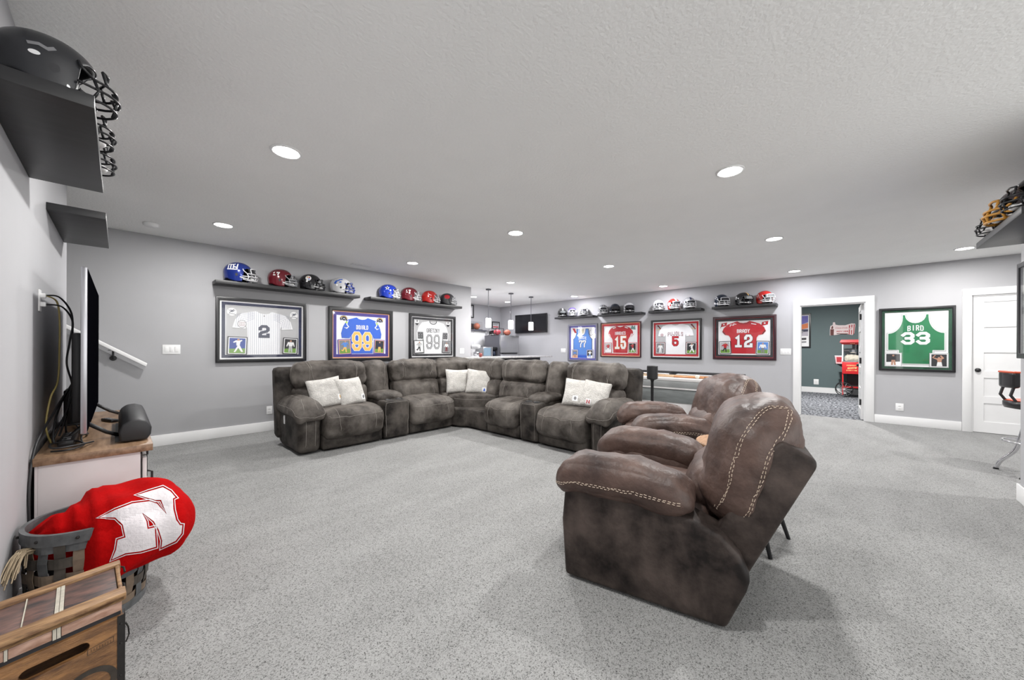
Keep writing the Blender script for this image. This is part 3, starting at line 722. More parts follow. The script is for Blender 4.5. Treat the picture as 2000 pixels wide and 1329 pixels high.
# ------------------------------------------------------------ recliners
def recliner(label, loc, fdir):
    """local: x to the sitter's right, y forward, origin at the rear left of the base"""
    rz = math.atan2(fdir[1], fdir[0]) - PI / 2
    t = thing('recliner', label, 'armchair', loc, rz, 'brown leather recliners')
    W = 0.90
    def sb(name, lo, hi, r, m, puff=(0, 0, 0), wr=0.0, seg=14, fn=None, ws=7.0, sd=None):
        c = [(a + b) / 2 for a, b in zip(lo, hi)]; d = [b - a for a, b in zip(lo, hi)]
        def f(x, y, z):
            if fn: x, y, z = fn(x, y, z)
            return (c[0] + x, c[1] + y, c[2] + z)
        vs, fs = soft_box(d, r, puff, seg, wr, ws, random.random() * 50, f)
        return MB().add(vs, fs).build(name, m, t, smooth=True)
    prof = [(0.745, 0.010), (0.765, 0.30), (0.75, 0.475), (0.60, 0.49), (0.36, 0.475), (0.14, 0.455), (0.02, 0.41), (-0.05, 0.34), (-0.09, 0.25), (-0.075, 0.19), (0.0, 0.010)]
    for x0, x1 in ((0.0, 0.17), (W - 0.17, W)):
        mb = MB(); pp = [tuple(p[:2]) for p in smooth_path([Vector((a, b, 0)) for a, b in prof], 3)]
        pp = prof
        mb.prism(pp, lambda a, b: (x0, a, b), lambda a, b: (x1, a, b))
        mb.build('side_panel', M_LEATHER2, t, bevel=0.022, seg=4, angle=60)
        left = x0 < 0.1
        def f(x, y, z):
            fr = max(0.0, (y - 0.16) / 0.17); bk = max(0.0, (-y - 0.1) / 0.23)
            return (x, y, z - 0.05 * fr * fr - 0.035 * bk - 0.02 * y / 0.3 * 0 + 0.01)
        cx = (x0 + x1) / 2
        p = sb('arm_pad', (cx - 0.125, 0.135, 0.455), (cx + 0.125, 0.805, 0.635), 0.08, M_LEATHER, (0, 0.01, 0.025), 0.012, 20, f, 10.0)
        sb('arm_facing', (0.06 if left else W - 0.20, 0.17, 0.33), (0.20 if left else W - 0.06, 0.745, 0.565), 0.06, M_LEATHER, (0.012, 0.012, 0), 0.010, 14, None, 9.0)
        sgn = -1 if left else 1
        e = cx + sgn * 0.16
        dashes(p, [[(e, 0.16, q + 0.002), (e, 0.3, q + 0.012), (e, 0.6, q + 0.012), (e, 0.76, q - 0.012), (cx + sgn * 0.08, 0.85, q - 0.03), (cx - sgn * 0.05, 0.86, q - 0.03)] for q in (0.520, 0.507)], M_STITCH)
    # seat and front
    sb('seat_cushion', (0.185, 0.05, 0.28), (W - 0.185, 0.78, 0.475), 0.07, M_LEATHER, (0, 0.02, 0.03), 0.012, 16, None, 8.0)
    sb('footrest', (0.18, 0.69, 0.06), (W - 0.18, 0.795, 0.31), 0.035, M_LEATHER2, (0, 0.02, 0), 0.008, 10)
    MB().bb((0.18, 0.02, 0.03), (W - 0.18, 0.69, 0.27)).build('base', M_DARK, t, bevel=0.01)
    mb = MB()
    for x in (0.24, W - 0.24):
        mb.bb((x - 0.025, -0.02, 0.0), (x + 0.025, 0.68, 0.035))
        mb.tube([(x, 0.02, 0.03), (x, -0.06, 0.16), (x, -0.03, 0.3)], 0.012, 6)
    mb.build('glide_rail', M_IRON, t)
    # reclined outer back shell
    sp_ = [(0.06, 0.36), (-0.16, 0.80), (-0.20, 0.835), (-0.31, 0.775), (-0.315, 0.745), (-0.055, 0.18), (0.03, 0.16)]
    mb = MB(); mb.prism(sp_, lambda a, b: (0.065, a, b), lambda a, b: (W - 0.065, a, b))
    s_ = mb.build('back_shell', M_LEATHER2, t, bevel=0.02, seg=3, angle=60)
    # puffed back: lower lumbar and tall rounded head cushion, leaning back
    ax = Vector((0, -0.42, 0.90)).normalized()
    def lean(x, y, z):      # y thickness (front +), z along the back
        return (x, y * 0.9 - 0.44 * z, z * 0.90 + y * 0.42)
    def fb(x, y, z):
        k = (z + 0.30) / 0.60
        wv = 1.0 + 0.04 * math.sin(k * PI) - 0.10 * max(0, k - 0.72) / 0.28
        y2 = y + 0.040 * math.exp(-((k - 0.72) / 0.26) ** 2) - 0.008 * math.exp(-((k - 0.28) / 0.16) ** 2)
        return lean(x * wv, y2, z + 0.015 * (1 - (2 * x / 0.66) ** 2))
    bc = sb('back_cushion', (0.075, -0.245, 0.385), (W - 0.075, 0.055, 0.965), 0.145, M_LEATHER, (0.015, 0.035, 0.03), 0.013, 22, fb, 9.0)
    c0 = Vector((W / 2, -0.095, 0.675))
    for sx in (-1, 1):
        pass
    def L(x, y, z): v = fb(x, y, z); return c0 + Vector(v)
    paths = []
    for sx in (-1, 1):
        for q in (0.018, -0.0):
            paths.append([L(sx * 0.42, 0.065 + q, -0.30), L(sx * 0.42, 0.075 + q, -0.1), L(sx * 0.42, 0.085 + q, 0.08), L(sx * 0.40, 0.075 + q, 0.22), L(sx * 0.33, 0.05 + q, 0.32), L(sx * 0.28, -0.02 + q, 0.36)])
        for q in (0.014, -0.004):
            paths.append([L(sx * 0.42, -0.085 + q, -0.28), L(sx * 0.42, -0.085 + q, -0.05), L(sx * 0.42, -0.075 + q, 0.12), L(sx * 0.40, -0.055 + q, 0.24), L(sx * 0.34, -0.035 + q, 0.31), L(sx * 0.28, -0.02 + q, 0.36)])
    dashes(bc, paths, M_STITCH)
    lb = sb('lumbar_cushion', (0.19, -0.02, 0.42), (W - 0.19, 0.16, 0.68), 0.085, M_LEATHER, (0.0, 0.03, 0.0), 0.014, 14, lambda x, y, z: (x, y - 0.3 * z, z), 10.0)
    return t
recliner('nearest brown leather recliner with pale double stitching, turned side-on to the viewer', (1.775, 0.385, 0), (-0.20, 0.98))
recliner('further brown leather recliner between the side table and the sofa arm', (3.38, 0.66, 0), (-0.58, 0.82))

# side table between the recliners
st = thing('side_table', 'small round wood-topped side table with black splayed legs between the recliners', 'side table', (2.865, 0.575, 0))
MB().lathe([(0.20, 0.555), (0.232, 0.56), (0.235, 0.575), (0.23, 0.582)], n=36).build('table_top', mat('table_oak', (0.42, 0.25, 0.14), 0.4, col2=(0.25, 0.13, 0.065), vscale=6, stretch=(2, 14, 2)), st, smooth=False, bevel=0)
MB().lathe([(0.15, 0.535), (0.15, 0.556)], n=24).build('apron', M_BLKPL, st)
for ad, lr in ((220, 0.38), (282, 0.30), (40, 0.27), (110, 0.27)):
    a = R(ad)
    MB().tube([(0.13 * math.cos(a), 0.13 * math.sin(a), 0.54), (lr * math.cos(a), lr * math.sin(a), 0.0)], [0.02, 0.011], 10).build('leg', M_BLKPL, st, smooth=True)

# ------------------------------------------------------------ football helmets
def helm_pt(az, el, k=1.0):
    s, c = math.sin(el), math.cos(el)
    if el >= 0: r = c ** 0.92; z = 0.118 * s
    else: r = 1 - 0.10 * s * s; z = 0.135 * s
    x = (0.142 if math.cos(az) < 0 else 0.134) * r * math.cos(az); y = 0.112 * r * math.sin(az)
    if el < 0: x += 0.012 * (-s)
    return Vector((x * k, y * k, z * k + 0.112 * 1.0))
def helm_low(az):
    a = abs(math.degrees(az))
    pts = [(0, 24), (38, 22), (52, 12), (60, -22), (66, -54), (92, -56), (108, -50), (128, -38), (155, -40), (180, -42)]
    for (a0, e0), (a1, e1) in zip(pts, pts[1:]):
        if a <= a1: t = (a - a0) / (a1 - a0); return R(e0 + (e1 - e0) * t)
    return R(-42)
def shell_mesh(k, thick):
    azs = sorted(set([i * 6 for i in range(-30, 30)] + [52, -52, 57, -57, 60, -60, 63, -63, 66, -66]))
    vs = [tuple(helm_pt(0, PI / 2, k))]; fs = []; nt = 13; n = len(azs)
    for a in azs:
        az = R(a); lo = helm_low(az)
        for j in range(1, nt + 1):
            vs.append(tuple(helm_pt(az, PI / 2 + (lo - PI / 2) * j / nt, k)))
    for i in range(n):
        l = (i + 1) % n
        fs.append((0, 1 + i * nt, 1 + l * nt))
        for j in range(nt - 1):
            fs.append((1 + i * nt + j, 1 + i * nt + j + 1, 1 + l * nt + j + 1, 1 + l * nt + j))
    if thick:
        m = len(vs); vs2 = []
        vs += [tuple(helm_pt(0, PI / 2, k - thick))]
        for a in azs:
            az = R(a); lo = helm_low(az)
            for j in range(1, nt + 1): vs.append(tuple(helm_pt(az, PI / 2 + (lo - PI / 2) * j / nt, k - thick)))
        fs += [tuple(q + m for q in f[::-1]) for f in list(fs)]
        for i in range(n):
            l = (i + 1) % n; a, b = 1 + i * nt + nt - 1, 1 + l * nt + nt - 1
            fs.append((a, a + m, b + m, b))
    return vs, fs
def on_shell(x, z, side, k=1.012):
    """point on the side of the shell above (x,z); z measured from the shell centre height"""
    zz = z
    if zz >= 0: s = min(0.98, zz / 0.118); c = (1 - s * s) ** 0.46
    else: s = zz / 0.135; c = 1 - 0.10 * s * s
    rx = (0.142 if x < 0 else 0.134) * c
    q = max(0.02, 1 - (x / rx) ** 2)
    return Vector((x * k, side * 0.112 * c * math.sqrt(q) * k, zz * k + 0.112))
_shell_cache = {}
def helmet(label, loc, face, paint, mask, sides=(), stripe=None, s=1.12, group='football helmets on the shelves', visor=None, chin=True, extra=None, maskrad=0.0052):
    """face: world angle in degrees the face mask points to"""
    t = thing('football_helmet', label, 'helmet', loc, R(face), group); t.scale = (s, s, s)
    if 'a' not in _shell_cache:
        _shell_cache['a'] = shell_mesh(1.0, 0.035); _shell_cache['b'] = shell_mesh(0.955, 0.12)
    sh = MB().add(*_shell_cache['a']).build('shell', paint, t, smooth=True)
    MB().add(*_shell_cache['b']).build('padding', M_BLKPL, t, smooth=True)
    mb = MB()
    def arc(z, x0, xr, yr, a0=80, n=12, drop=0.0):
        return [(x0 + xr * math.cos(R(-a0 + 2 * a0 * i / n)), yr * math.sin(R(-a0 + 2 * a0 * i / n)), z - drop * abs(-1 + 2 * i / n) ** 2) for i in range(n + 1)]
    z1, z2, z3 = 0.094, 0.062, 0.022
    mb.tube(arc(z1, 0.095, 0.085, 0.098, 78), maskrad, 6); mb.tube(arc(z2, 0.095, 0.092, 0.096, 80), maskrad, 6); mb.tube(arc(z3, 0.088, 0.090, 0.088, 80), maskrad, 6)
    for y in (-0.03, 0.03):
        mb.tube([(0.165, y, z1), (0.178, y, z2), (0.168, y, z3)], maskrad, 6)
    for sgn in (-1, 1):
        mb.tube([(0.112, sgn * 0.094, z1), (0.080, sgn * 0.100, 0.125), (0.072, sgn * 0.098, 0.145)], maskrad, 6)
        mb.tube([(0.112, sgn * 0.094, z1), (0.125, sgn * 0.088, 0.058), (0.108, sgn * 0.085, z3)], maskrad, 6)
        mb.tube([(0.112, sgn * 0.0945, z2), (0.07, sgn * 0.112, 0.062)], maskrad, 6)
        mb.tube([(0.104, sgn * 0.086, z3), (0.075, sgn * 0.109, 0.03)], maskrad, 6)
        mb.tube([(0.148, sgn * 0.075, z1), (0.135, sgn * 0.07, 0.148)], maskrad, 6)
    mb.tube([(0.136, -0.07, 0.148), (0.152, -0.03, 0.155), (0.152, 0.03, 0.155), (0.136, 0.07, 0.148)], maskrad, 6)
    fm = mb.build('face_mask', mask, t, smooth=True)
    if chin:
        c = MB(); c.sphere((0.128, 0, 0.036), (0.026, 0.032, 0.020), 12, 8)
        for sgn in (-1, 1): c.tube([(0.125, sgn * 0.026, 0.036), (0.10, sgn * 0.08, 0.04), (0.05, sgn * 0.117, 0.05)], 0.006, 6)
        c.build('chin_strap', M_WHITE, t, smooth=True)
    if visor:
        vv = []; ff = []
        for i in range(13):
            a = R(-62 + 124 * i / 12)
            vv += [(0.092 + 0.080 * math.cos(a), 0.094 * math.sin(a), 0.098), (0.080 + 0.070 * math.cos(a), 0.092 * math.sin(a), 0.152)]
        for i in range(12): ff.append((2 * i, 2 * i + 2, 2 * i + 3, 2 * i + 1))
        MB().add(vv, ff).build('visor', visor, t, smooth=True, fix=False)
    # ear holes and jaw clip
    e = MB()
    for sgn in (-1, 1):
        e.add([tuple(on_shell(0.016 + 0.013 * math.cos(2 * PI * k / 12), -0.035 + 0.016 * math.sin(2 * PI * k / 12), sgn, 1.006)) for k in range(12)], [tuple(range(12))])
    e.build('ear_hole', M_DARK, t)['kind'] = 'stuff'
    if stripe is not None:
        for sm, wd, kk in (stripe if isinstance(stripe, (list, tuple)) else [(stripe, 0.016, 1.008)]):
            vv = []; ff = []; n = 26
            for i in range(n + 1):
                el = R(25 + (222 - 25) * i / n); az = 0 if el <= PI / 2 else PI; e2 = el if el <= PI / 2 else PI - el
                p = helm_pt(az, e2, 1.0); p = Vector((p.x * kk, 0, 0.112 + (p.z - 0.112) * kk))
                for y in (-wd, -wd / 3, wd / 3, wd): vv.append((p.x, y, p.z - 4.5 * y * y))
            for i in range(n):
                for j in range(3): a = i * 4 + j; ff.append((a, a + 1, a + 5, a + 4))
            MB().add(vv, ff).build('stripe', sm, t, smooth=True)
    for kind, m, args in sides:
        k2 = args.get('k', 1.010)
        for sgn in (-1, 1):
            u = 1 if sgn < 0 else -1; q = []
            if kind == 'text':
                for qd in lettering(args['t'], 0, 0, args['h'], args['w'], args.get('gap', 0.008), args['sw']):
                    q.append([(args.get('x', -0.015) + u * p[0] + args.get('sl', 0) * p[1], args.get('z', 0.02) + p[1]) for p in qd])
            elif kind == 'disc':
                for k in range(16):
                    for r0, r1 in ((0.0, 0.5), (0.5, 1.0)):
                        a0, a1 = 2 * PI * k / 16, 2 * PI * (k + 1) / 16
                        q.append([(args.get('x', -0.015) + args['r'] * rr_ * math.cos(a_), args.get('z', 0.045) + args.get('rz', args['r']) * rr_ * math.sin(a_)) for rr_, a_ in ((r0, a0), (r1, a0), (r1, a1), (r0, a1))])
            elif kind == 'path':
                for pl in args['p']:
                    rs = [(v.x, v.y) for v in resample([Vector((a, b, 0)) for a, b in pl], 0.018)]
                    q += [[(args.get('x', -0.015) + p[0], args.get('z', 0.04) + p[1]) for p in qd] for qd in strip(rs, args['w'])]
            elif kind == 'poly':
                for pl in args['p']:
                    cx = sum(p[0] for p in pl) / len(pl); cz = sum(p[1] for p in pl) / len(pl)
                    for i in range(len(pl)):
                        j = (i + 1) % len(pl); q.append([(args.get('x', -0.015) + a, args.get('z', 0.04) + b) for a, b in ((cx, cz), pl[i], pl[j])])
            d = MB()
            for qd in q: d.add([tuple(on_shell(p[0], p[1], sgn, k2)) for p in qd], [tuple(range(len(qd)))])
            d.build(args.get('name', 'decal'), m, t, fix=False)
    return t
def paint(name, c, metal=0.0, rough=0.16): return mat('paint_' + name, c, rough, metal, var=0.03, coat=0.6)
P_BLUE = paint('blue', (0.015, 0.035, 0.24), 0.3); P_CRIM = paint('crimson', (0.14, 0.010, 0.018), 0.1); P_BLACK = paint('black', (0.010, 0.010, 0.012)); P_WHITE = paint('white', (0.66, 0.66, 0.68))
P_ROY = paint('royal', (0.015, 0.045, 0.42), 0.2); P_RED = paint('red', (0.45, 0.018, 0.014)); P_PURP = paint('purple', (0.13, 0.10, 0.32)); P_SILV = paint('silver', (0.46, 0.47, 0.49), 0.6, 0.25); P_MATTE = paint('matte_black', (0.012, 0.013, 0.017), 0, 0.5)
P_DNAVY = paint('deep_navy', (0.008, 0.016, 0.035)); P_SHELLDK = paint('dark_brown', (0.03, 0.016, 0.022)); P_GREEN = paint('dark_olive', (0.08, 0.08, 0.078))
K_W = mat('mask_white', (0.66, 0.66, 0.68), 0.3); K_G = mat('mask_grey', (0.42, 0.43, 0.45), 0.3, 0.3); K_B = mat('mask_black', (0.012, 0.012, 0.014), 0.3); K_BL = mat('mask_blue', (0.03, 0.06, 0.35), 0.3)
K_GOLD = mat('mask_gold', (0.62, 0.30, 0.05), 0.35)
V_SM = mat('visor_smoke', (0.03, 0.03, 0.035), 0.08, spec=0.7); V_CLR = mat('visor_grey', (0.20, 0.21, 0.21), 0.1)
ST = 2.093
GA = 'football helmets on the back wall shelves'; GB = 'football helmets on the right wall shelves'
star = [(0.036 * (1 if k % 2 == 0 else 0.42) * math.cos(PI / 2 + k * PI / 5), 0.036 * (1 if k % 2 == 0 else 0.42) * math.sin(PI / 2 + k * PI / 5)) for k in range(10)]
star_s = [(p[0] * 0.62, p[1] * 0.62) for p in star]
ny = [[(-0.045, 0.0), (-0.045, 0.042), (-0.02, 0.042), (-0.02, 0.0)], [(-0.02, 0.04), (0.005, 0.042), (0.005, 0.0)], [(0.016, 0.045), (0.016, 0.012), (0.036, 0.008)], [(0.04, 0.045), (0.04, -0.012), (0.012, -0.014)], [(-0.05, -0.012), (0.012, -0.014)]]
lion = [[(-0.045, -0.02), (-0.03, 0.005), (-0.005, 0.012), (0.02, 0.03), (0.045, 0.034)], [(-0.02, 0.01), (-0.03, -0.025)], [(0.005, 0.018), (0.02, -0.008), (0.036, -0.004)], [(0.02, 0.028), (0.028, 0.004)], [(-0.045, -0.02), (-0.055, 0.012)]]
ya = 6.085
helmet('blue football helmet with a white lettered logo and white mask, leftmost on the long shelf', (1.10, ya, ST), -28, P_BLUE, K_W, [('path', M_OFFW, dict(p=ny, w=0.011, x=-0.02, z=0.035))], None, 1.2, GA, visor=V_SM)
helmet('crimson football helmet with a white 17 on the long shelf over the pinstriped jersey', (1.60, ya, ST), -28, P_CRIM, K_G, [('text', M_OFFW, dict(t='17', h=0.046, w=0.034, sw=0.011, x=-0.025, z=0.02))], M_OFFW, 1.15, GA)
helmet('black football helmet with a white round emblem on the long shelf', (2.0, ya, ST), -24, P_BLACK, K_B, [('disc', M_OFFW, dict(r=0.035, name='emblem_disc')), ('disc', M_RED, dict(r=0.009, x=-0.004, z=0.055, k=1.016)), ('disc', M_YELLOW, dict(r=0.009, x=-0.027, z=0.058, k=1.016)), ('disc', M_ROYAL, dict(r=0.009, x=-0.008, z=0.030, k=1.016))], None, 1.1, GA)
helmet('white football helmet with a blue leaping-animal emblem and blue mask', (2.455, ya, ST), -30, P_WHITE, K_BL, [('path', M_ROYAL, dict(p=lion, w=0.016, x=-0.02, z=0.045))], None, 1.15, GA)
helmet('royal blue football helmet with a white-edged star emblem', (3.29, ya, ST), -28, P_ROY, K_W, [('poly', M_OFFW, dict(p=[star], z=0.048)), ('poly', M_NAVY, dict(p=[star_s], z=0.048, k=1.016))], M_OFFW, 1.15, GA)
helmet('crimson football helmet with a white 17 beside the star-emblem helmet', (3.72, ya, ST), -28, P_CRIM, K_W, [('text', M_OFFW, dict(t='17', h=0.046, w=0.034, sw=0.011, x=-0.025, z=0.02))], M_OFFW, 1.15, GA)
helmet('bright red football helmet with a small pale side mark and white mask', (4.17, ya, ST), -28, P_RED, K_W, [('path', M_OFFW, dict(p=[[(-0.02, 0.03), (-0.01, 0.0), (0.03, -0.012)], [(-0.026, 0.002), (0.0, 0.004)]], w=0.006, z=0.035))], None, 1.12, GA)
helmet('black football helmet with a red side panel, rightmost on the back wall', (4.60, ya, ST), -28, P_MATTE, K_G, [('disc', M_RED, dict(r=0.05, rz=0.04, x=-0.02, z=0.04))], None, 1.1, GA)
xb = 8.485
horn = [[(-0.06, -0.02), (-0.07, 0.02), (-0.045, 0.055), (0.0, 0.066), (0.05, 0.045)]]
for (y, f, lab, p, m, sd_, st_, v_) in (
    (5.935, 222, 'dark olive football helmet, leftmost on the far right-wall shelf', P_GREEN, K_B, [], M_OFFW, V_CLR),
    (5.60, 214, 'purple football helmet with a white mask on the far right-wall shelf', P_PURP, K_W, [('path', M_OFFW, dict(p=horn, w=0.014, z=0.0))], None, V_SM),
    (5.245, 214, 'white football helmet with an orange stripe, above the blue basketball jersey', P_WHITE, K_W, [('disc', M_ORANGE, dict(r=0.03))], [(M_ORANGE, 0.02, 1.008)], V_SM),
    (4.665, 214, 'silver football helmet with dark double stripes above the number 15 jersey', P_SILV, K_W, [], [(M_DARK, 0.018, 1.007), (M_OFFW, 0.006, 1.012)], V_SM),
    (4.33, 214, 'deep navy football helmet with a black mask above the number 15 jersey', P_DNAVY, K_B, [], None, V_SM),
    (3.96, 214, 'white football helmet with black markings and black mask above the number 15 jersey', P_WHITE, K_B, [('path', M_DARK, dict(p=horn, w=0.02)), ('disc', M_DARK, dict(r=0.02, z=-0.02))], None, V_SM),
    (3.25, 216, 'all-white football helmet above the number 5 jersey', P_WHITE, K_W, [], [(M_GREYB, 0.012, 1.008)], V_SM),
    (2.90, 222, 'red and white football helmet, middle of three above the number 5 jersey', P_RED, K_W, [('disc', M_OFFW, dict(r=0.035, x=0.03, z=0.0))], M_OFFW, V_SM),
    (2.575, 212, 'silver football helmet with a dark stripe above the number 5 jersey', P_SILV, K_W, [('poly', M_NAVY, dict(p=[star_s]))], [(M_NAVY, 0.014, 1.008)], V_SM),
    (1.945, 218, 'black helmet with wide white horns and white mask above the number 12 jersey', P_DNAVY, K_W, [('path', M_OFFW, dict(p=horn, w=0.036, z=-0.005)), ('path', M_OFFW, dict(p=[[(-0.075, -0.03), (0.04, -0.06)]], w=0.03, z=0.0))], None, V_SM),
    (1.56, 234, 'black football helmet with a white oval emblem above the number 12 jersey', P_BLACK, K_B, [('disc', M_OFFW, dict(r=0.028, x=-0.04, z=0.02)), ('disc', M_DARK, dict(r=0.012, x=-0.04, z=0.02, k=1.018))], [(M_YELLOW, 0.008, 1.008)], V_CLR),
    (1.205, 228, 'bright red football helmet with a white mask, nearest the open doorway', P_RED, K_W, [('disc', M_OFFW, dict(r=0.03, rz=0.022, x=-0.02, z=0.03)), ('disc', M_RED, dict(r=0.022, rz=0.015, x=-0.02, z=0.03, k=1.018))], None, V_CLR)):
    helmet(lab, (xb, y, ST), f, p, m, sd_, st_, 1.12, GB, visor=v_)
# near shelves
GL_ = 'black helmets on the near left shelf'
helmet('big matte black football helmet at the top left corner with an oval white sticker', (-0.172, 2.075, 2.094), 4, P_MATTE, K_B, [('disc', M_OFFW, dict(r=0.014, rz=0.008, x=-0.03, z=-0.005, name='sticker')), ('path', M_GREYM, dict(p=[[(-0.04, 0.0), (-0.02, 0.006), (0.0, -0.002), (0.012, 0.008)]], w=0.012, x=0.0, z=0.025, name='signature'))], None, 0.92, GL_, chin=False)
helmet('black football helmet behind the big one on the near left shelf, mask showing', (-0.176, 2.44, 2.094), 4, P_BLACK, K_B, [], None, 0.88, GL_)
helmet('white-chinned black football helmet, furthest on the near left shelf', (-0.176, 2.79, 2.094), 0, P_BLACK, K_B, [], None, 0.88, GL_)
GR_ = 'dark helmets on the right edge shelf'
helmet('black football helmet with a black mask at the end of the right edge shelf', (4.57, -0.90, 2.097), 96, P_BLACK, K_B, [], None, 0.95, GR_)
helmet('dark helmet with a gold face mask on the right edge shelf', (4.20, -0.895, 2.097), 92, P_SHELLDK, K_GOLD, [('disc', M_OFFW, dict(r=0.03))], [(M_OFFW, 0.012, 1.008)], 1.05, GR_, maskrad=0.008)
helmet('black football helmet cut off by the right edge of the picture', (3.88, -0.90, 2.097), 90, P_BLACK, K_B, [], None, 1.0, GR_)

# ------------------------------------------------------------ framed jerseys
TEE = [(-0.27, 0), (0.27, 0), (0.275, 0.60), (0.29, 0.66), (0.30, 0.585), (0.50, 0.60), (0.46, 0.78), (0.36, 0.93), (0.13, 1.0), (0.075, 0.955), (0, 0.94), (-0.075, 0.955), (-0.13, 1.0), (-0.36, 0.93), (-0.46, 0.78), (-0.50, 0.60), (-0.30, 0.585), (-0.29, 0.66), (-0.275, 0.60)]
FOOT = [(-0.27, 0), (0.27, 0), (0.29, 0.30), (0.30, 0.48), (0.34, 0.56), (0.44, 0.585), (0.50, 0.68), (0.46, 0.80), (0.36, 0.91), (0.14, 1.0), (0.08, 0.955), (0, 0.94), (-0.08, 0.955), (-0.14, 1.0), (-0.36, 0.91), (-0.46, 0.80), (-0.50, 0.68), (-0.44, 0.585), (-0.34, 0.56), (-0.30, 0.48), (-0.29, 0.30)]
FOOTL = [(-0.27, 0), (0.27, 0), (0.275, 0.40), (0.28, 0.50), (0.30, 0.42), (0.485, 0.425), (0.50, 0.55), (0.455, 0.74), (0.36, 0.92), (0.14, 1.0), (0.08, 0.955), (0, 0.94), (-0.08, 0.955), (-0.14, 1.0), (-0.36, 0.92), (-0.455, 0.74), (-0.50, 0.55), (-0.485, 0.425), (-0.30, 0.42), (-0.28, 0.50), (-0.275, 0.40)]
HOCK = [(-0.27, 0), (0.27, 0), (0.29, 0.42), (0.30, 0.62), (0.34, 0.38), (0.48, 0.38), (0.50, 0.62), (0.44, 0.82), (0.34, 0.95), (0.12, 1.0), (0.07, 0.965), (0, 0.955), (-0.07, 0.965), (-0.12, 1.0), (-0.34, 0.95), (-0.44, 0.82), (-0.50, 0.62), (-0.48, 0.38), (-0.34, 0.38), (-0.30, 0.62), (-0.29, 0.42)]
def arcpts(cx, cz, rx, rz, a0, a1, n=8): return [(cx + rx * math.cos(R(a0 + (a1 - a0) * i / n)), cz + rz * math.sin(R(a0 + (a1 - a0) * i / n))) for i in range(n + 1)]
TANK = [(-0.30, 0), (0.30, 0), (0.30, 0.28), (0.5, 0.28), (0.5, 0.62)] + arcpts(0.5, 0.95, 0.27, 0.33, 270, 180, 8)[1:] + [(0.23, 1.0), (0.19, 1.0)] + arcpts(0, 1.0, 0.19, 0.17, 0, -180, 10)[1:] + [(-0.23, 1.0), (-0.23, 0.95)] + arcpts(-0.5, 0.95, 0.27, 0.33, 0, -90, 8)[1:] + [(-0.5, 0.28), (-0.30, 0.28)]
TANKN = [(-0.5, 0), (0.5, 0), (0.5, 0.62)] + arcpts(0.62, 0.95, 0.30, 0.32, 248, 178, 7) + [(0.31, 1.0), (0.20, 1.0)] + arcpts(0, 1.0, 0.18, 0.22, 0, -180, 8)[0:] + [(-0.31, 1.0)] + arcpts(-0.62, 0.95, 0.30, 0.32, 2, -68, 7) + [(-0.5, 0.62)]
def offset_poly(poly, d):
    n = len(poly); out = []
    A = sum(poly[i][0] * poly[(i + 1) % n][1] - poly[(i + 1) % n][0] * poly[i][1] for i in range(n))
    sg = 1 if A > 0 else -1
    for i in range(n):
        p, q, r = Vector(poly[i - 1]), Vector(poly[i]), Vector(poly[(i + 1) % n])
        a = (q - p).normalized(); b = (r - q).normalized()
        n0 = Vector((a.y, -a.x)) * sg; n1 = Vector((b.y, -b.x)) * sg; m = n0 + n1
        m = m.normalized() if m.length > 1e-6 else n0
        o = q + m * d / max(0.5, m.dot(n0)); out.append((o.x, o.y))
    return out
def clip_strips(poly, xs, w):
    bm = bmesh.new(); vs = [bm.verts.new((a, 0, b)) for a, b in poly]; bm.faces.new(vs)
    quads = []
    for x in xs:
        b2 = bm.copy()
        for px, nx in ((x - w / 2, -1), (x + w / 2, 1)):
            g = b2.verts[:] + b2.edges[:] + b2.faces[:]
            bmesh.ops.bisect_plane(b2, geom=g, plane_co=(px, 0, 0), plane_no=(nx, 0, 0), clear_outer=True)
        for f in b2.faces: quads.append([(v.co.x, v.co.z) for v in f.verts])
        b2.free()
    bm.free(); return quads
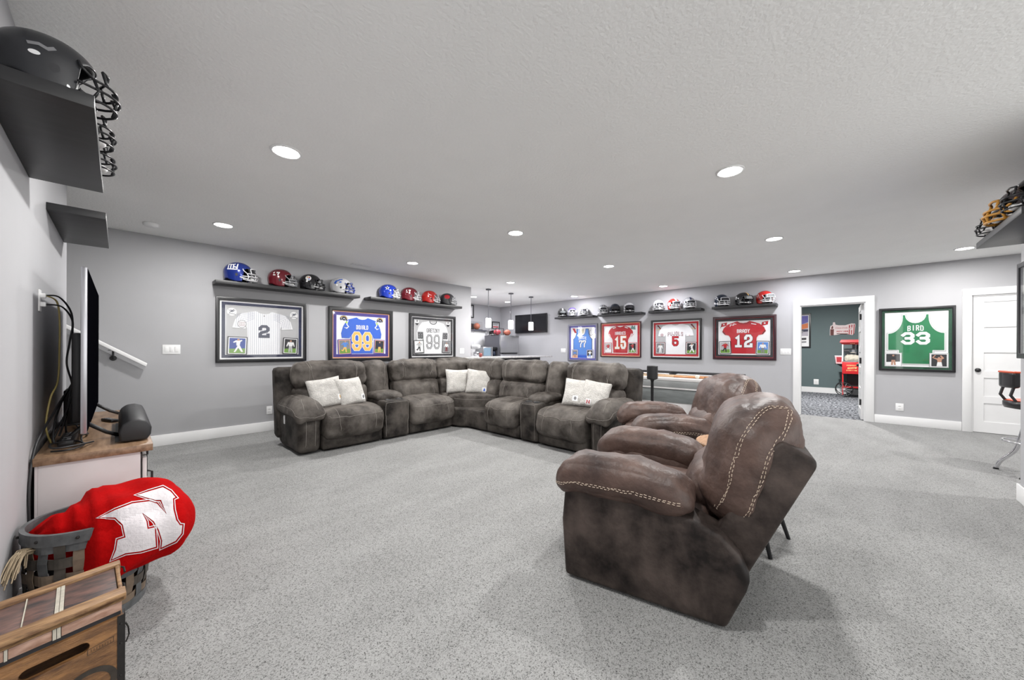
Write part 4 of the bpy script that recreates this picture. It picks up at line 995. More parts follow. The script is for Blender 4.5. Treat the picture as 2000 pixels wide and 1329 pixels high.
def photo(parent, cx, cz, w, h, border, bg, ground, shirt, legs, pose, y=-0.021, tilt=0.0, inner=None):
    Mx = Matrix.Translation((cx, 0, cz)) @ Matrix.Rotation(tilt, 4, 'Y')
    mb = MB(); mb.add(*(lambda m: (m.v, m.f))(MB().bb((-w / 2, y, -h / 2), (w / 2, y + 0.004, h / 2))), Mx)
    o = mb.build('photo', border, parent)
    def flat(polys, m, name, yy):
        q = MB()
        for p in polys: q.add([(a, yy, b) for a, b in p], [tuple(range(len(p)))], Mx)
        return q.build(name, m, o, fix=False)
    iw, ih = w * 0.86, h * 0.88
    if inner: flat([[(-w * 0.45, -h * 0.455), (w * 0.45, -h * 0.455), (w * 0.45, h * 0.455), (-w * 0.45, h * 0.455)]], inner, 'photo_margin', y - 0.001); iw, ih = w * 0.80, h * 0.83
    flat([[(-iw / 2, -ih / 2), (iw / 2, -ih / 2), (iw / 2, ih / 2), (-iw / 2, ih / 2)]], bg, 'print', y - 0.002)
    if ground: flat([[(-iw / 2, -ih / 2), (iw / 2, -ih / 2), (iw / 2, -ih * 0.16), (-iw / 2, -ih * 0.22)]], ground, 'printed_ground', y - 0.003)
    def P(l): return [(a * iw, b * ih) for a, b in l]
    L = {'swing': ([(0.02, 0.02), (-0.22, -0.42), (-0.12, -0.44), (0.06, -0.14), (0.26, -0.42), (0.38, -0.40), (0.14, 0.04)], [(-0.06, 0.0), (0.14, 0.0), (0.18, 0.26), (0.30, 0.34), (0.26, 0.40), (0.06, 0.33), (-0.10, 0.36), (-0.28, 0.24), (-0.24, 0.18), (-0.08, 0.24)], (0.05, 0.40)),
         'run': ([(-0.08, 0.0), (-0.24, -0.24), (-0.34, -0.20), (-0.36, -0.28), (-0.20, -0.34), (0.0, -0.12), (0.06, -0.42), (0.16, -0.42), (0.14, 0.0)], [(-0.12, -0.02), (0.16, -0.02), (0.22, 0.26), (0.34, 0.10), (0.38, 0.14), (0.26, 0.34), (-0.12, 0.34), (-0.34, 0.20), (-0.30, 0.12), (-0.14, 0.2)], (0.06, 0.39)),
         'shoot': ([(-0.10, -0.12), (-0.16, -0.48), (0.22, -0.48), (0.16, -0.12)], [(-0.10, -0.14), (0.16, -0.14), (0.18, 0.08), (0.34, 0.18), (0.14, 0.42), (0.06, 0.38), (0.16, 0.2), (-0.12, 0.16), (-0.36, 0.24), (-0.2, 0.42), (-0.28, 0.44), (-0.46, 0.22), (-0.12, 0.04)], (0.0, 0.2)),
         'stand': ([(-0.12, 0.0), (-0.16, -0.46), (-0.02, -0.46), (0.02, -0.1), (0.06, -0.46), (0.20, -0.46), (0.14, 0.0)], [(-0.14, -0.02), (0.16, -0.02), (0.20, 0.14), (0.30, -0.06), (0.36, -0.02), (0.26, 0.28), (-0.24, 0.28), (-0.36, -0.02), (-0.28, -0.06), (-0.18, 0.14)], (0.01, 0.36))}[pose]
    flat([P(L[0])], legs, 'figure_legs', y - 0.004)
    flat([P(L[1])], shirt, 'figure_shirt', y - 0.005)
    flat([P(disc(L[2][0], L[2][1], 0.085, 10, 0.07))], M_SKIN, 'figure_head', y - 0.006)
    return o
def frame(label, loc, rotz, W, Hh, fw, fm, mats, backing, jersey, jm, jw, jh, jz, name, number, photos, extra=None, group='framed sports jerseys', gl=True):
    """mats: list of (inset from the outer edge of the frame, material) rings, outermost first; last value is the opening inset"""
    t = thing('framed_jersey', label, 'framed jersey', loc, rotz, group)
    w, h = W / 2, Hh / 2
    MB().ring(-w, w, -h, h, -w + fw, w - fw, -h + fw, h - fw, -0.042, 0).build('frame', fm, t, bevel=0.004)
    MB().bb((-w + fw, -0.006, -h + fw), (w - fw, -0.002, h - fw)).build('backing', backing, t)
    for i, (a, m) in enumerate(mats[:-1]):
        b = mats[i + 1][0]
        MB().ring(-w + a, w - a, -h + a, h - a, -w + b, w - b, -h + b, h - b, -0.018 + 0.0022 * i, -0.006).build('mat', m, t)
    P = [(a * jw, jz + b * jh) for a, b in jersey]
    mb = MB(); mb.plate(P, -0.0125, -0.007); j = mb.build('jersey', jm, t)
    yy = -0.0130
    if name:
        tx, nh, nw, ng, nsw, nz, nm, arc = name[:8]
        if len(name) > 8: quads_mb(lettering(tx, 0, nz - 0.003, nh + 0.006, nw + 0.006, ng - 0.006, nsw + 0.007, arc), yy - 0.0008).build('name_outline', name[8], j, fix=False)
        quads_mb(lettering(tx, 0, nz, nh, nw, ng, nsw, arc), yy - 0.0018).build('name_lettering', nm, j, fix=False)
    if number:
        tx, nh, nw, ng, nsw, nz, nm, om = number
        if om: quads_mb(lettering(tx, 0, nz - 0.007, nh + 0.014, nw + 0.014, ng - 0.014, nsw + 0.016), yy - 0.0008).build('number_outline', om, j, fix=False)
        quads_mb(lettering(tx, 0, nz, nh, nw, ng, nsw), yy - 0.0018).build('number', nm, j, fix=False)
    for p in photos: photo(t, **p)
    if extra: extra(t, j)
    if gl:
        g = MB().bb((-w + fw - 0.004, -0.036, -h + fw - 0.004), (w - fw + 0.004, -0.034, h - fw + 0.004)).build('glass_pane', M_GLASS, t)
    return t
def flatp(polys, m, name, parent, y):
    q = MB()
    for i, p in enumerate(polys): q.add([(a, y - 0.00002 * (i % 24), b) for a, b in p], [tuple(range(len(p)))])
    return q.build(name, m, parent, fix=False)
def ph(cx, cz, w, h, **k): return dict(cx=cx, cz=cz, w=w, h=h, **k)
def xf(polys, cx, cz, s): return [[(cx + a * s, cz + b * s) for a, b in p] for p in polys]
# white pinstriped baseball jersey, number 2
def ex_pin(t, j):
    P = [(a * 0.74, -0.335 + b * 0.615) for a, b in TEE]
    body = [(a, b) for a, b in P]
    st_ = clip_strips(body, [-0.190 + 0.0238 * k for k in range(17)], 0.0035)
    flatp(st_, M_PINST, 'pinstripes', j, -0.0130)['kind'] = 'stuff'
    sl = []
    for sgn in (-1, 1):
        for k in range(6):
            x = sgn * (0.225 + 0.022 * k)
            sl += strip([(sgn * 0.12, 0.255 - 0.017 * (5 - k)), (x * 0.93, 0.225 - 0.020 * (5 - k)), (x, 0.045)], 0.0032)
    flatp([[(p[0], p[1]) for p in q] for q in sl], M_PINST, 'sleeve_stripes', j, -0.0132)['kind'] = 'stuff'
    flatp([disc(0, 0.215, 0.008, 8)], M_DARK, 'collar_mark', j, -0.0136)
    pt = flatp([disc(-0.262, 0.088, 0.054, 22)], M_GREYM, 'sleeve_patch', j, -0.0138)
    flatp([disc(-0.262, 0.088, 0.047, 22)], M_JWHITE, 'patch_field', j, -0.0143)
    flatp(lettering('IIIIII', -0.262, 0.076, 0.024, 0.011, 0.002, 0.004) + [[(-0.30, 0.108), (-0.224, 0.108), (-0.224, 0.113), (-0.30, 0.113)], [(-0.30, 0.064), (-0.224, 0.064), (-0.224, 0.069), (-0.30, 0.069)]], M_DRED, 'patch_lettering', j, -0.0148)
    for x in (-0.375, 0.385):
        e = flatp([disc(x, 0.25, 0.054, 24)], M_WHITE, 'ball_emblem', t, -0.0085)
        arcs = strip(arcpts(x, 0.292, 0.044, 0.03, 215, 325, 6), 0.005) + strip(arcpts(x, 0.195, 0.05, 0.03, 35, 145, 6), 0.005) + strip([(x - 0.026, 0.238), (x + 0.008, 0.272), (x + 0.024, 0.284)], 0.007) + strip([(x - 0.012, 0.28), (x + 0.0, 0.25), (x + 0.024, 0.265)], 0.006)
        flatp([[(p[0], p[1]) for p in q] for q in arcs], M_NAVY, 'emblem_lines', e, -0.0105)
frame('framed white pinstriped baseball jersey with number 2, leftmost on the back wall', (1.425, YA, 1.455), 0, 1.105, 0.89, 0.043, M_BLACK, [(0.043, M_OFFW), (0.064, M_NAVY), (0.104, M_OFFW), (0.110, None)], M_GREYB, TEE, M_JWHITE, 0.74, 0.615, -0.335,
      None, ('2', 0.185, 0.135, 0.02, 0.040, -0.10, M_NAVY, None),
      [ph(-0.315, -0.215, 0.225, 0.25, border=M_BLACK, bg=M_BLUEPH, ground=M_GRASS, shirt=M_WHITE, legs=M_WHITE, pose='swing', inner=M_OFFW, tilt=R(2)), ph(0.335, -0.215, 0.195, 0.245, border=M_BLACK, bg=M_DARK, ground=M_GRASS, shirt=M_WHITE, legs=M_GREYB, pose='stand', inner=M_OFFW, tilt=R(3))], ex_pin)
# blue football jersey, 99
ramh = [arcpts(0, 0, 1, 0.85, -30, 210, 10), arcpts(0.1, -0.05, 0.5, 0.45, 20, 300, 8)]
def ex_blue(t, j):
    for x in (-0.315, 0.325):
        e = flatp([[(p[0], p[1]) for p in q] for pl in ramh for q in strip([(x + a * 0.05, 0.27 + b * 0.045) for a, b in pl], 0.022)], M_NAVY, 'horn_emblem', t, -0.0085)
        flatp([[(p[0], p[1]) for p in q] for q in strip([(x + a * 0.05, 0.27 + b * 0.045) for a, b in ramh[0][1:-2]], 0.008)], M_YELLOW, 'emblem_lines', e, -0.0105)
    for sgn in (-1, 1):
        flatp([[(p[0], p[1]) for p in q] for q in strip([(sgn * 0.235, 0.135), (sgn * 0.265, 0.175), (sgn * 0.245, 0.235)], 0.016)], M_OFFW, 'sleeve_trim', j, -0.0138)
        flatp([[(sgn * 0.315, 0.125), (sgn * 0.275, 0.118), (sgn * 0.225, 0.14), (sgn * 0.265, 0.098)]], M_WHITE, 'sleeve_logo', j, -0.0142)
        flatp([[(sgn * 0.27, 0.23), (sgn * 0.245, 0.20), (sgn * 0.275, 0.19), (sgn * 0.292, 0.205)]], mat('lime', (0.45, 0.70, 0.08), 0.6), 'shoulder_tab', j, -0.0140)
frame('framed blue football jersey with yellow number 99 over a white mat', (2.87, YA, 1.437), 0, 1.13, 0.915, 0.062, M_BLACK, [(0.062, M_ORANGE), (0.080, M_PURPLE), (0.122, M_INDIGO), (0.132, M_OFFW), (0.134, None)], M_OFFW, FOOTL, M_ROYAL, 0.71, 0.62, -0.318,
      ('DONALD', 0.075, 0.030, 0.006, 0.0095, 0.095, M_OFFW, 0), ('99', 0.32, 0.165, 0.022, 0.047, -0.268, M_YELLOW, M_OFFW),
      [ph(-0.30, -0.205, 0.215, 0.26, border=M_INDIGO, bg=M_GREYM, ground=M_GRASS, shirt=M_BLUEL, legs=M_YELLOW, pose='run', inner=M_ORANGE, tilt=R(-3)), ph(0.31, -0.20, 0.195, 0.25, border=M_INDIGO, bg=M_DARK, ground=M_GRASS, shirt=M_NAVY, legs=M_YELLOW, pose='stand', inner=M_ORANGE, tilt=R(3))], ex_blue)
# white hockey jersey 99
def ex_hock(t, j):
    for sgn in (-1, 1):
        sb_ = flatp([[(sgn * 0.235, -0.04), (sgn * 0.36, -0.04), (sgn * 0.365, 0.10), (sgn * 0.235, 0.10)]], M_GREYM, 'sleeve_band', j, -0.0138)
        flatp(lettering('99', sgn * 0.30, -0.03, 0.11, 0.05, 0.008, 0.012), M_DARK, 'sleeve_number', j, -0.0146)
        x = sgn * 0.375 
        e = flatp([[(x - 0.04, 0.325), (x + 0.04, 0.325), (x + 0.045, 0.27), (x, 0.215), (x - 0.045, 0.27)]], M_OFFW, 'shield_emblem', t, -0.0085)
        flatp([[(x - 0.045, 0.268), (x + 0.045, 0.268), (x, 0.218)], [(x - 0.012, 0.322), (x + 0.015, 0.322), (x + 0.008, 0.29), (x - 0.008, 0.29)]], M_DARK, 'emblem_lines', e, -0.0105)
    flatp([[(p[0], p[1]) for p in q] for q in strip(arcpts(0, 0.322, 0.085, 0.06, 180, 360, 8), 0.015)], M_DARK, 'collar_trim', j, -0.0138)
frame('framed white hockey jersey with black outlined number 99 at the wall end', (4.34, YA, 1.437), 0, 1.115, 0.90, 0.05, M_BLACK, [(0.05, M_OFFW), (0.068, M_DARK), (0.112, M_OFFW), (0.118, None)], M_GREYB, HOCK, M_JWHITE, 0.765, 0.655, -0.335,
      ('GRETZKY', 0.080, 0.037, 0.009, 0.009, 0.092, M_DARK, 0), ('99', 0.28, 0.135, 0.045, 0.020, -0.235, M_GREYB, M_DARK),
      [ph(-0.335, -0.195, 0.225, 0.26, border=M_BLACK, bg=M_OFFW, ground=None, shirt=M_GREYB, legs=M_DARK, pose='run', inner=M_GREYB, tilt=R(-3)), ph(0.325, -0.195, 0.20, 0.25, border=M_BLACK, bg=M_GREYM, ground=None, shirt=M_WHITE, legs=M_DRED, pose='stand', inner=M_GREYB, tilt=R(3))], ex_hock)
rB = R(-90)
# blue basketball jersey 77
def ex_mav(t, j):
    edge = offset_poly([(a * 0.57, -0.44 + b * 0.81) for a, b in TANKN], 0.012)
    q = MB(); q.plate(edge, -0.0095, -0.0065); q.build('jersey_trim', M_NAVY, t)
    e = flatp([[(-0.33, 0.40), (-0.19, 0.40), (-0.15, 0.27), (-0.20, 0.15), (-0.30, 0.18)]], M_OFFW, 'logo_print', t, -0.0085)
    flatp([[(-0.33, 0.40), (-0.25, 0.40), (-0.19, 0.27), (-0.25, 0.27)]], M_RED, 'logo_mark', e, -0.0095)
    flatp([[(p[0], p[1]) for p in qq] for qq in strip(arcpts(0.27, 0.27, 0.06, 0.08, 120, 330, 8), 0.018)], M_GREYM, 'ring_emblem', t, -0.0085)
    flatp([[(-0.05, 0.375), (0.05, 0.375), (0.04, 0.25), (-0.04, 0.25)]], col('cream_label', (0.65, 0.6, 0.42)), 'collar_label', t, -0.0085)
    flatp([[(-0.28, -0.44), (0.28, -0.44), (0.28, -0.33), (-0.28, -0.33)], ], M_ROYAL, 'hem_band', j, -0.0132)
frame('framed blue basketball jersey with number 77 in a silver frame', (XB, 5.35, 1.375), rB, 0.925, 1.02, 0.05, M_SILVERF, [(0.05, M_INDIGO), (0.088, M_OFFW), (0.094, None)], M_OFFW, TANKN, M_BLUEL, 0.57, 0.81, -0.44,
      ('DONCIC', 0.080, 0.036, 0.006, 0.011, 0.10, M_OFFW, 0.02), ('77', 0.195, 0.105, 0.010, 0.030, -0.13, M_OFFW, M_NAVY),
      [ph(-0.235, -0.31, 0.20, 0.25, border=M_INDIGO, bg=M_GREYM, ground=M_ORANGE, shirt=M_BLUEL, legs=M_SKIN, pose='stand', inner=M_OFFW), ph(0.235, -0.31, 0.20, 0.25, border=M_INDIGO, bg=M_DARK, ground=M_OFFW, shirt=M_WHITE, legs=M_BLUEL, pose='run', inner=M_OFFW)], ex_mav)
# red football jersey 15
def ex_15(t, j):
    for sgn in (-1, 1):
        for k in range(2):
            flatp([[(p[0], p[1]) for p in q] for q in strip([(sgn * (0.345 - 0.05 * k), 0.16 - 0.02 * k), (sgn * (0.27 - 0.02 * k), 0.02)], 0.018)], M_OFFW, 'sleeve_stripe', j, -0.0138)
        flatp([[(sgn * 0.20, 0.30), (sgn * 0.12, 0.325), (sgn * 0.115, 0.305), (sgn * 0.20, 0.275)]], M_OFFW, 'shoulder_mark', j, -0.0140)
    e = flatp([[(-0.37, 0.34), (-0.25, 0.31), (-0.24, 0.22), (-0.33, 0.21)]], M_WHITE, 'helmet_emblem', t, -0.0085)
    e = flatp([[(0.27, 0.26), (0.40, 0.24), (0.385, 0.36), (0.35, 0.31), (0.31, 0.36)]], col('teal_print', (0.15, 0.27, 0.25)), 'skyline_emblem', t, -0.0085)
frame('framed red football jersey with large white number 15', (XB, 4.247, 1.445), rB, 1.09, 0.885, 0.022, M_MAROON, [(0.022, M_ORANGE), (0.042, M_RED), (0.092, M_OFFW), (0.098, None)], M_OFFW, FOOT, M_RED, 0.70, 0.69, -0.335,
      ('MAHOMES', 0.085, 0.036, 0.006, 0.0115, 0.12, M_OFFW, 0), ('15', 0.325, 0.145, 0.02, 0.05, -0.235, M_OFFW, M_YELLOW),
      [ph(-0.33, -0.21, 0.20, 0.27, border=M_RED, bg=M_GREYB, ground=M_OFFW, shirt=M_RED, legs=M_OFFW, pose='run', inner=M_OFFW), ph(0.325, -0.21, 0.215, 0.27, border=M_RED, bg=M_DARK, ground=M_GRASS, shirt=M_RED, legs=M_WHITE, pose='swing', inner=M_OFFW)], ex_15)
# white baseball jersey 5
def ex_5(t, j):
    for sgn in (-1, 1):
        x = sgn * 0.37
        e = flatp([[(p[0], p[1]) for p in q] for q in strip([(x - 0.03, 0.32), (x + 0.005, 0.285), (x + 0.045, 0.225)], 0.024)] + [disc(x - 0.022, 0.315, 0.018, 10)], M_DRED, 'bird_emblem', t, -0.0085)
        flatp([[(x - 0.055, 0.222), (x + 0.055, 0.236), (x + 0.055, 0.244), (x - 0.055, 0.230)]], M_YELLOW, 'bat_print', e, -0.0095)
    flatp([disc(-0.30, 0.10, 0.038, 14)], col('pale_rose', (0.55, 0.42, 0.44)), 'sleeve_patch', j, -0.0138)
    flatp([[(0.29, 0.08), (0.32, 0.08), (0.32, 0.087), (0.29, 0.087)]], M_RED, 'sleeve_mark', j, -0.0138)
frame('framed white baseball jersey with red number 5', (XB, 2.905, 1.438), rB, 1.105, 0.90, 0.038, M_BLACK, [(0.038, M_OFFW), (0.062, M_RED), (0.105, M_OFFW), (0.110, None)], M_GREYB, TEE, M_JWHITE, 0.78, 0.70, -0.345,
      ('PUJOLS', 0.09, 0.042, 0.016, 0.010, 0.085, M_DRED, 0.02), ('5', 0.22, 0.135, 0.02, 0.036, -0.155, M_RED, M_DRED),
      [ph(-0.335, -0.205, 0.215, 0.27, border=M_DRED, bg=M_GREYM, ground=None, shirt=M_WHITE, legs=M_WHITE, pose='stand', inner=M_OFFW, tilt=R(2)), ph(0.345, -0.205, 0.225, 0.27, border=M_DRED, bg=M_DARK, ground=M_GRASS, shirt=M_WHITE, legs=M_OFFW, pose='swing', inner=M_OFFW, tilt=R(1))], ex_5)
# red football jersey 12
def ex_12(t, j):
    for sgn in (-1, 1):
        x = sgn * 0.355
        e = flatp([[(x - 0.05, 0.23), (x + 0.055, 0.255), (x + 0.065, 0.325), (x - 0.04, 0.305)]], M_RED, 'flag_emblem', t, -0.0085)
        flatp([disc(x + 0.005, 0.283, 0.016, 10)], M_OFFW, 'emblem_mark', e, -0.0100)
        flatp([[(p[0], p[1]) for p in q] for q in strip([(x - 0.055, 0.21), (x - 0.035, 0.30)], 0.008)], M_DARK, 'flag_pole', e, -0.0095)
        flatp([[(p[0], p[1]) for p in q] for q in strip([(sgn * 0.365, 0.135), (sgn * 0.325, 0.075)], 0.012)], M_DARK, 'sleeve_trim', j, -0.0138)
    flatp([[(0.135, 0.275), (0.22, 0.255), (0.222, 0.272), (0.135, 0.292)]], M_OFFW, 'shoulder_mark', j, -0.0138)
    flatp([[(p[0], p[1]) for p in q] for q in strip([(-0.13, 0.28), (-0.17, 0.29), (-0.17, 0.262), (-0.23, 0.272), (-0.235, 0.24)], 0.013)], M_OFFW, 'shoulder_number', j, -0.0138)
    flatp([[(p[0], p[1]) for p in q] for q in strip([(-0.10, 0.315), (-0.05, 0.285), (0.05, 0.285), (0.10, 0.315)], 0.008)], M_DARK, 'collar_trim', j, -0.0138)
frame('framed red football jersey with dark-outlined number 12 in a maroon frame', (XB, 1.577, 1.448), rB, 1.10, 0.89, 0.045, M_MAROON, [(0.045, M_RED), (0.052, M_DARK), (0.098, M_OFFW), (0.104, None)], M_OFFW, FOOT, M_RED, 0.76, 0.66, -0.32,
      ('BRADY', 0.075, 0.040, 0.006, 0.012, 0.10, M_OFFW, 0), ('12', 0.26, 0.145, 0.03, 0.048, -0.195, M_OFFW, M_DARK),
      [ph(-0.325, -0.20, 0.215, 0.265, border=M_BLACK, bg=M_GREYB, ground=M_GRASS, shirt=M_RED, legs=M_DARK, pose='run', inner=M_OFFW, tilt=R(-2)), ph(0.33, -0.20, 0.215, 0.265, border=M_NAVY, bg=M_BLUEL, ground=M_GRASS, shirt=M_OFFW, legs=M_GREYM, pose='stand', inner=M_OFFW, tilt=R(2))], ex_12)
# green basketball jersey 33
def ex_bird(t, j):
    P = [(a * 0.60, -0.39 + b * 0.78) for a, b in TANK]
    e1 = offset_poly(P, 0.018); q = MB(); q.plate(e1, -0.0095, -0.0065); q.build('jersey_trim', M_GREYB, t)
    e2 = offset_poly(P, 0.010); q = MB(); q.plate(e2, -0.0108, -0.0070); q.build('jersey_piping', M_WHITE, t)
frame('framed green basketball jersey with white number 33, right of the doorway', (XB, -0.774, 1.386), rB, 0.82, 1.02, 0.035, M_BLACK, [(0.035, M_DGREEN), (0.068, M_DGREEN), (0.070, None)], M_OFFW, TANK, M_GREEN, 0.60, 0.78, -0.39,
      ('BIRD', 0.085, 0.036, 0.010, 0.011, 0.14, M_OFFW, 0.012), ('33', 0.20, 0.145, 0.018, 0.042, -0.085, M_OFFW, None),
      [ph(-0.245, -0.33, 0.195, 0.225, border=M_GREYB, bg=M_DARK, ground=M_OFFW, shirt=M_DARK, legs=M_SKIN, pose='stand', inner=M_OFFW), ph(0.245, -0.33, 0.195, 0.225, border=M_GREYB, bg=M_DARK, ground=None, shirt=M_SKIN, legs=M_WHITE, pose='shoot', inner=M_OFFW)], ex_bird)
# frame on the near right wall, seen edge-on
frame('framed white and blue jersey seen edge-on at the right edge of the picture', (4.42, YD, 1.53), R(180), 0.88, 0.75, 0.04, M_BLACK, [(0.04, M_OFFW), (0.07, M_ROYAL), (0.12, M_OFFW), (0.125, None)], M_OFFW, TEE, M_ROYAL, 0.56, 0.5, -0.25, None, None, [], None)

# ------------------------------------------------------------ media stand, television, soundbar, cables
ms = thing('media_stand', 'white media stand with brown wood top and black sliding-door hardware along the left wall', 'tv stand', (-0.08, 3.83, 0))
def MS(lo, hi, name, m, **k): return unroot(MB().bb(lo, hi).build(name, m, ms, **k), ms)
M_STW = mat('stand_white', (0.66, 0.62, 0.62), 0.5, var=0.05, vscale=5)
MS((-0.29, 2.955, 0.622), (0.135, 4.72, 0.662), 'table_top', M_OAK, bevel=0.003)
MS((-0.275, 2.975, 0), (0.085, 3.005, 0.622), 'side_panel', M_STW, bevel=0.002); MS((-0.275, 4.67, 0), (0.085, 4.70, 0.622), 'side_panel', M_STW, bevel=0.002)
MS((-0.285, 2.975, 0.04), (-0.275, 4.70, 0.622), 'back_panel', M_STW); MS((-0.275, 3.005, 0.05), (0.075, 4.67, 0.075), 'shelf', M_STW); MS((-0.275, 3.82, 0.075), (0.075, 3.85, 0.622), 'divider', M_STW)
for y0, y1 in ((3.015, 3.58), (4.10, 4.665)):
    d = MS((0.094, y0, 0.06), (0.112, y1, 0.575), 'sliding_door', M_STW, bevel=0.002)
    for k in range(1, 4):
        yy = y0 + (y1 - y0) * k / 4
    for yy in (y0 + 0.07, y1 - 0.07):
        r = MB().bb((0.1125, yy - 0.014, 0.45), (0.117, yy + 0.014, 0.60)); r.lathe([(0.026, 0), (0.026, 0.008)], (0.1125, yy, 0.60), 16, None, 'x')
        r.build('roller', M_BLKPL, d)
    MB().tube([(0.113, y0 + 0.03, 0.34), (0.135, y0 + 0.03, 0.35), (0.135, y0 + 0.03, 0.48), (0.113, y0 + 0.03, 0.49)], 0.006, 6).build('handle', M_BLKPL, d)
MS((0.086, 2.99, 0.575), (0.093, 4.69, 0.605), 'track', M_BLKPL)

tv = thing('television', 'large flat television seen edge-on, standing on the media stand', 'television', (-0.13, 3.84, 0.662))
def TVp(lo, hi, name, m, par=tv, **k): return unroot(MB().bb(lo, hi).build(name, m, tv, **k), tv)
TVp((-0.142, 3.05, 0.745), (-0.118, 4.63, 1.655), 'panel', mat('tv_silver', (0.45, 0.45, 0.48), 0.3, 0.7), bevel=0.004)
TVp((-0.1178, 3.058, 0.755), (-0.1165, 4.622, 1.647), 'screen', mat('tv_screen', (0.002, 0.002, 0.003), 0.6, spec=0.0))
TVp((-0.185, 3.25, 0.78), (-0.142, 4.43, 1.30), 'back_housing', M_BLKPL, bevel=0.015)
for y in (3.30, 4.38):
    f = MB().tube([(-0.13, y, 0.77), (-0.05, y + 0.02, 0.70), (0.0, y + 0.03, 0.672)], 0.011, 6); f.tube([(-0.13, y, 0.77), (-0.19, y + 0.01, 0.70), (-0.235, y + 0.02, 0.672)], 0.011, 6)
    unroot(f.build('foot', M_BLKPL, tv, smooth=True), tv)
sb_ = thing('soundbar', 'black rounded soundbar lying on the front of the media stand', 'speaker', (0.06, 3.5, 0.662))
prof = [(-0.055, 0.0), (0.055, 0.0), (0.072, 0.03), (0.075, 0.07), (0.058, 0.112), (0.02, 0.128), (-0.02, 0.125), (-0.05, 0.10), (-0.062, 0.06)]
MB().prism(prof, lambda a, b: (a, -0.43, b + 0.006), lambda a, b: (a, 0.43, b + 0.006)).build('body', M_BLKPL, sb_, bevel=0.012, seg=3, angle=50)
MB().bb((-0.075, -0.36, 0), (0.06, 0.36, 0.008)).build('base', M_BLKPL, sb_)
rt_ = thing('router', 'black upright router box behind the television on the media stand', 'router', (-0.225, 4.15, 0.662))
MB().bb((-0.04, -0.11, 0), (0.025, 0.11, 0.25)).build('body', M_BLKPL, rt_, bevel=0.01)
MB().bb((-0.05, -0.13, 0), (0.04, 0.13, 0.012)).build('foot', M_BLKPL, rt_, bevel=0.004)
for k in range(4):
    MB().box((0.026, -0.06 + 0.04 * k, 0.2), (0.002, 0.012, 0.006)).build('light', M_GREYM, rt_)
ps = thing('power_strip', 'black power strip among the cables behind the television', 'power strip', (-0.20, 3.35, 0.662))
MB().bb((-0.03, -0.16, 0), (0.03, 0.16, 0.035)).build('body', M_BLKPL, ps, bevel=0.008)
for k in range(4): MB().box((0, -0.11 + 0.07 * k, 0.036), (0.03, 0.03, 0.004)).build('socket', M_GREYM, ps)
rm = thing('remote_control', 'small black remote control on the media stand behind the soundbar', 'remote', (-0.045, 4.05, 0.662), R(20))
MB().bb((-0.022, -0.08, 0), (0.022, 0.08, 0.02)).build('body', M_BLKPL, rm, bevel=0.006)
for k in range(3): MB().box((0, 0.05 - 0.04 * k, 0.0205), (0.02, 0.012, 0.003)).build('button', M_GREYM, rm)
plate_ = thing('cable_plate', 'white wall plate with cables plugged in on the left wall above the media stand', 'outlet', (XC, 3.29, 1.475), R(90))
MB().box((0, -0.003, 0), (0.075, 0.006, 0.12)).build('cover', M_WHITE, plate_, bevel=0.002)
for z in (0.028, -0.02):
    MB().box((0, -0.014, z), (0.028, 0.022, 0.026)).build('plug', M_WHITE, plate_, bevel=0.004)
def cable(label, pts, r, m, cat='cable', group='loose cables behind the television'):
    o = MB().tube(smooth_path(pts, 8), r, 6).build('cable', m, smooth=True)
    return tag(o, label, cat, group)
x0 = XC + 0.024
M_YCAB = mat('yellow_cable', (0.33, 0.26, 0.09), 0.5)
cable('yellow network cable hanging from the wall plate', [(x0, 3.29, 1.505), (-0.245, 3.35, 1.48), (-0.235, 3.36, 1.38), (-0.235, 3.36, 1.2), (-0.24, 3.35, 1.02), (-0.262, 3.30, 0.93), (-0.275, 3.27, 0.78), (-0.26, 3.3, 0.675)], 0.0042, M_YCAB)
cable('upper black cable curving out of the wall plate', [(x0, 3.29, 1.505), (-0.235, 3.36, 1.505), (-0.195, 3.43, 1.42), (-0.19, 3.44, 1.27), (-0.175, 3.47, 1.12), (-0.195, 3.43, 0.98), (-0.215, 3.40, 0.80), (-0.235, 3.36, 0.70)], 0.0045, M_BLKPL)
cable('lower black cable from the wall plate, wavy on its way down', [(x0, 3.29, 1.455), (-0.225, 3.36, 1.45), (-0.19, 3.42, 1.37), (-0.2, 3.41, 1.25), (-0.21, 3.39, 1.12), (-0.19, 3.42, 0.98), (-0.205, 3.39, 0.86), (-0.25, 3.30, 0.70)], 0.0045, M_BLKPL)
cable('black cable arching from the television back to the power strip', [(-0.19, 3.75, 1.02), (-0.215, 3.58, 0.95), (-0.235, 3.40, 0.87), (-0.245, 3.26, 0.78), (-0.24, 3.2, 0.69), (-0.2, 3.22, 0.705)], 0.0048, M_BLKPL)
cable('black cable drooping from the television to the stand', [(-0.19, 3.7, 0.98), (-0.205, 3.55, 0.9), (-0.215, 3.45, 0.78), (-0.21, 3.5, 0.68), (-0.16, 3.65, 0.668)], 0.0048, M_BLKPL)
cable('thick black cable running off the back of the stand', [(-0.19, 3.62, 1.0), (-0.22, 3.42, 0.93), (-0.25, 3.22, 0.84), (-0.285, 3.02, 0.72), (-0.296, 2.93, 0.55), (-0.292, 2.9, 0.3), (-0.285, 2.93, 0.06)], 0.0055, M_BLKPL)
cable('black cable heaped in a loop on the stand', [(-0.24, 3.06, 0.67), (-0.18, 3.02, 0.675), (-0.13, 3.1, 0.68), (-0.17, 3.2, 0.69), (-0.245, 3.15, 0.695), (-0.23, 3.03, 0.69), (-0.15, 3.05, 0.69), (-0.10, 3.2, 0.672)], 0.005, M_BLKPL)
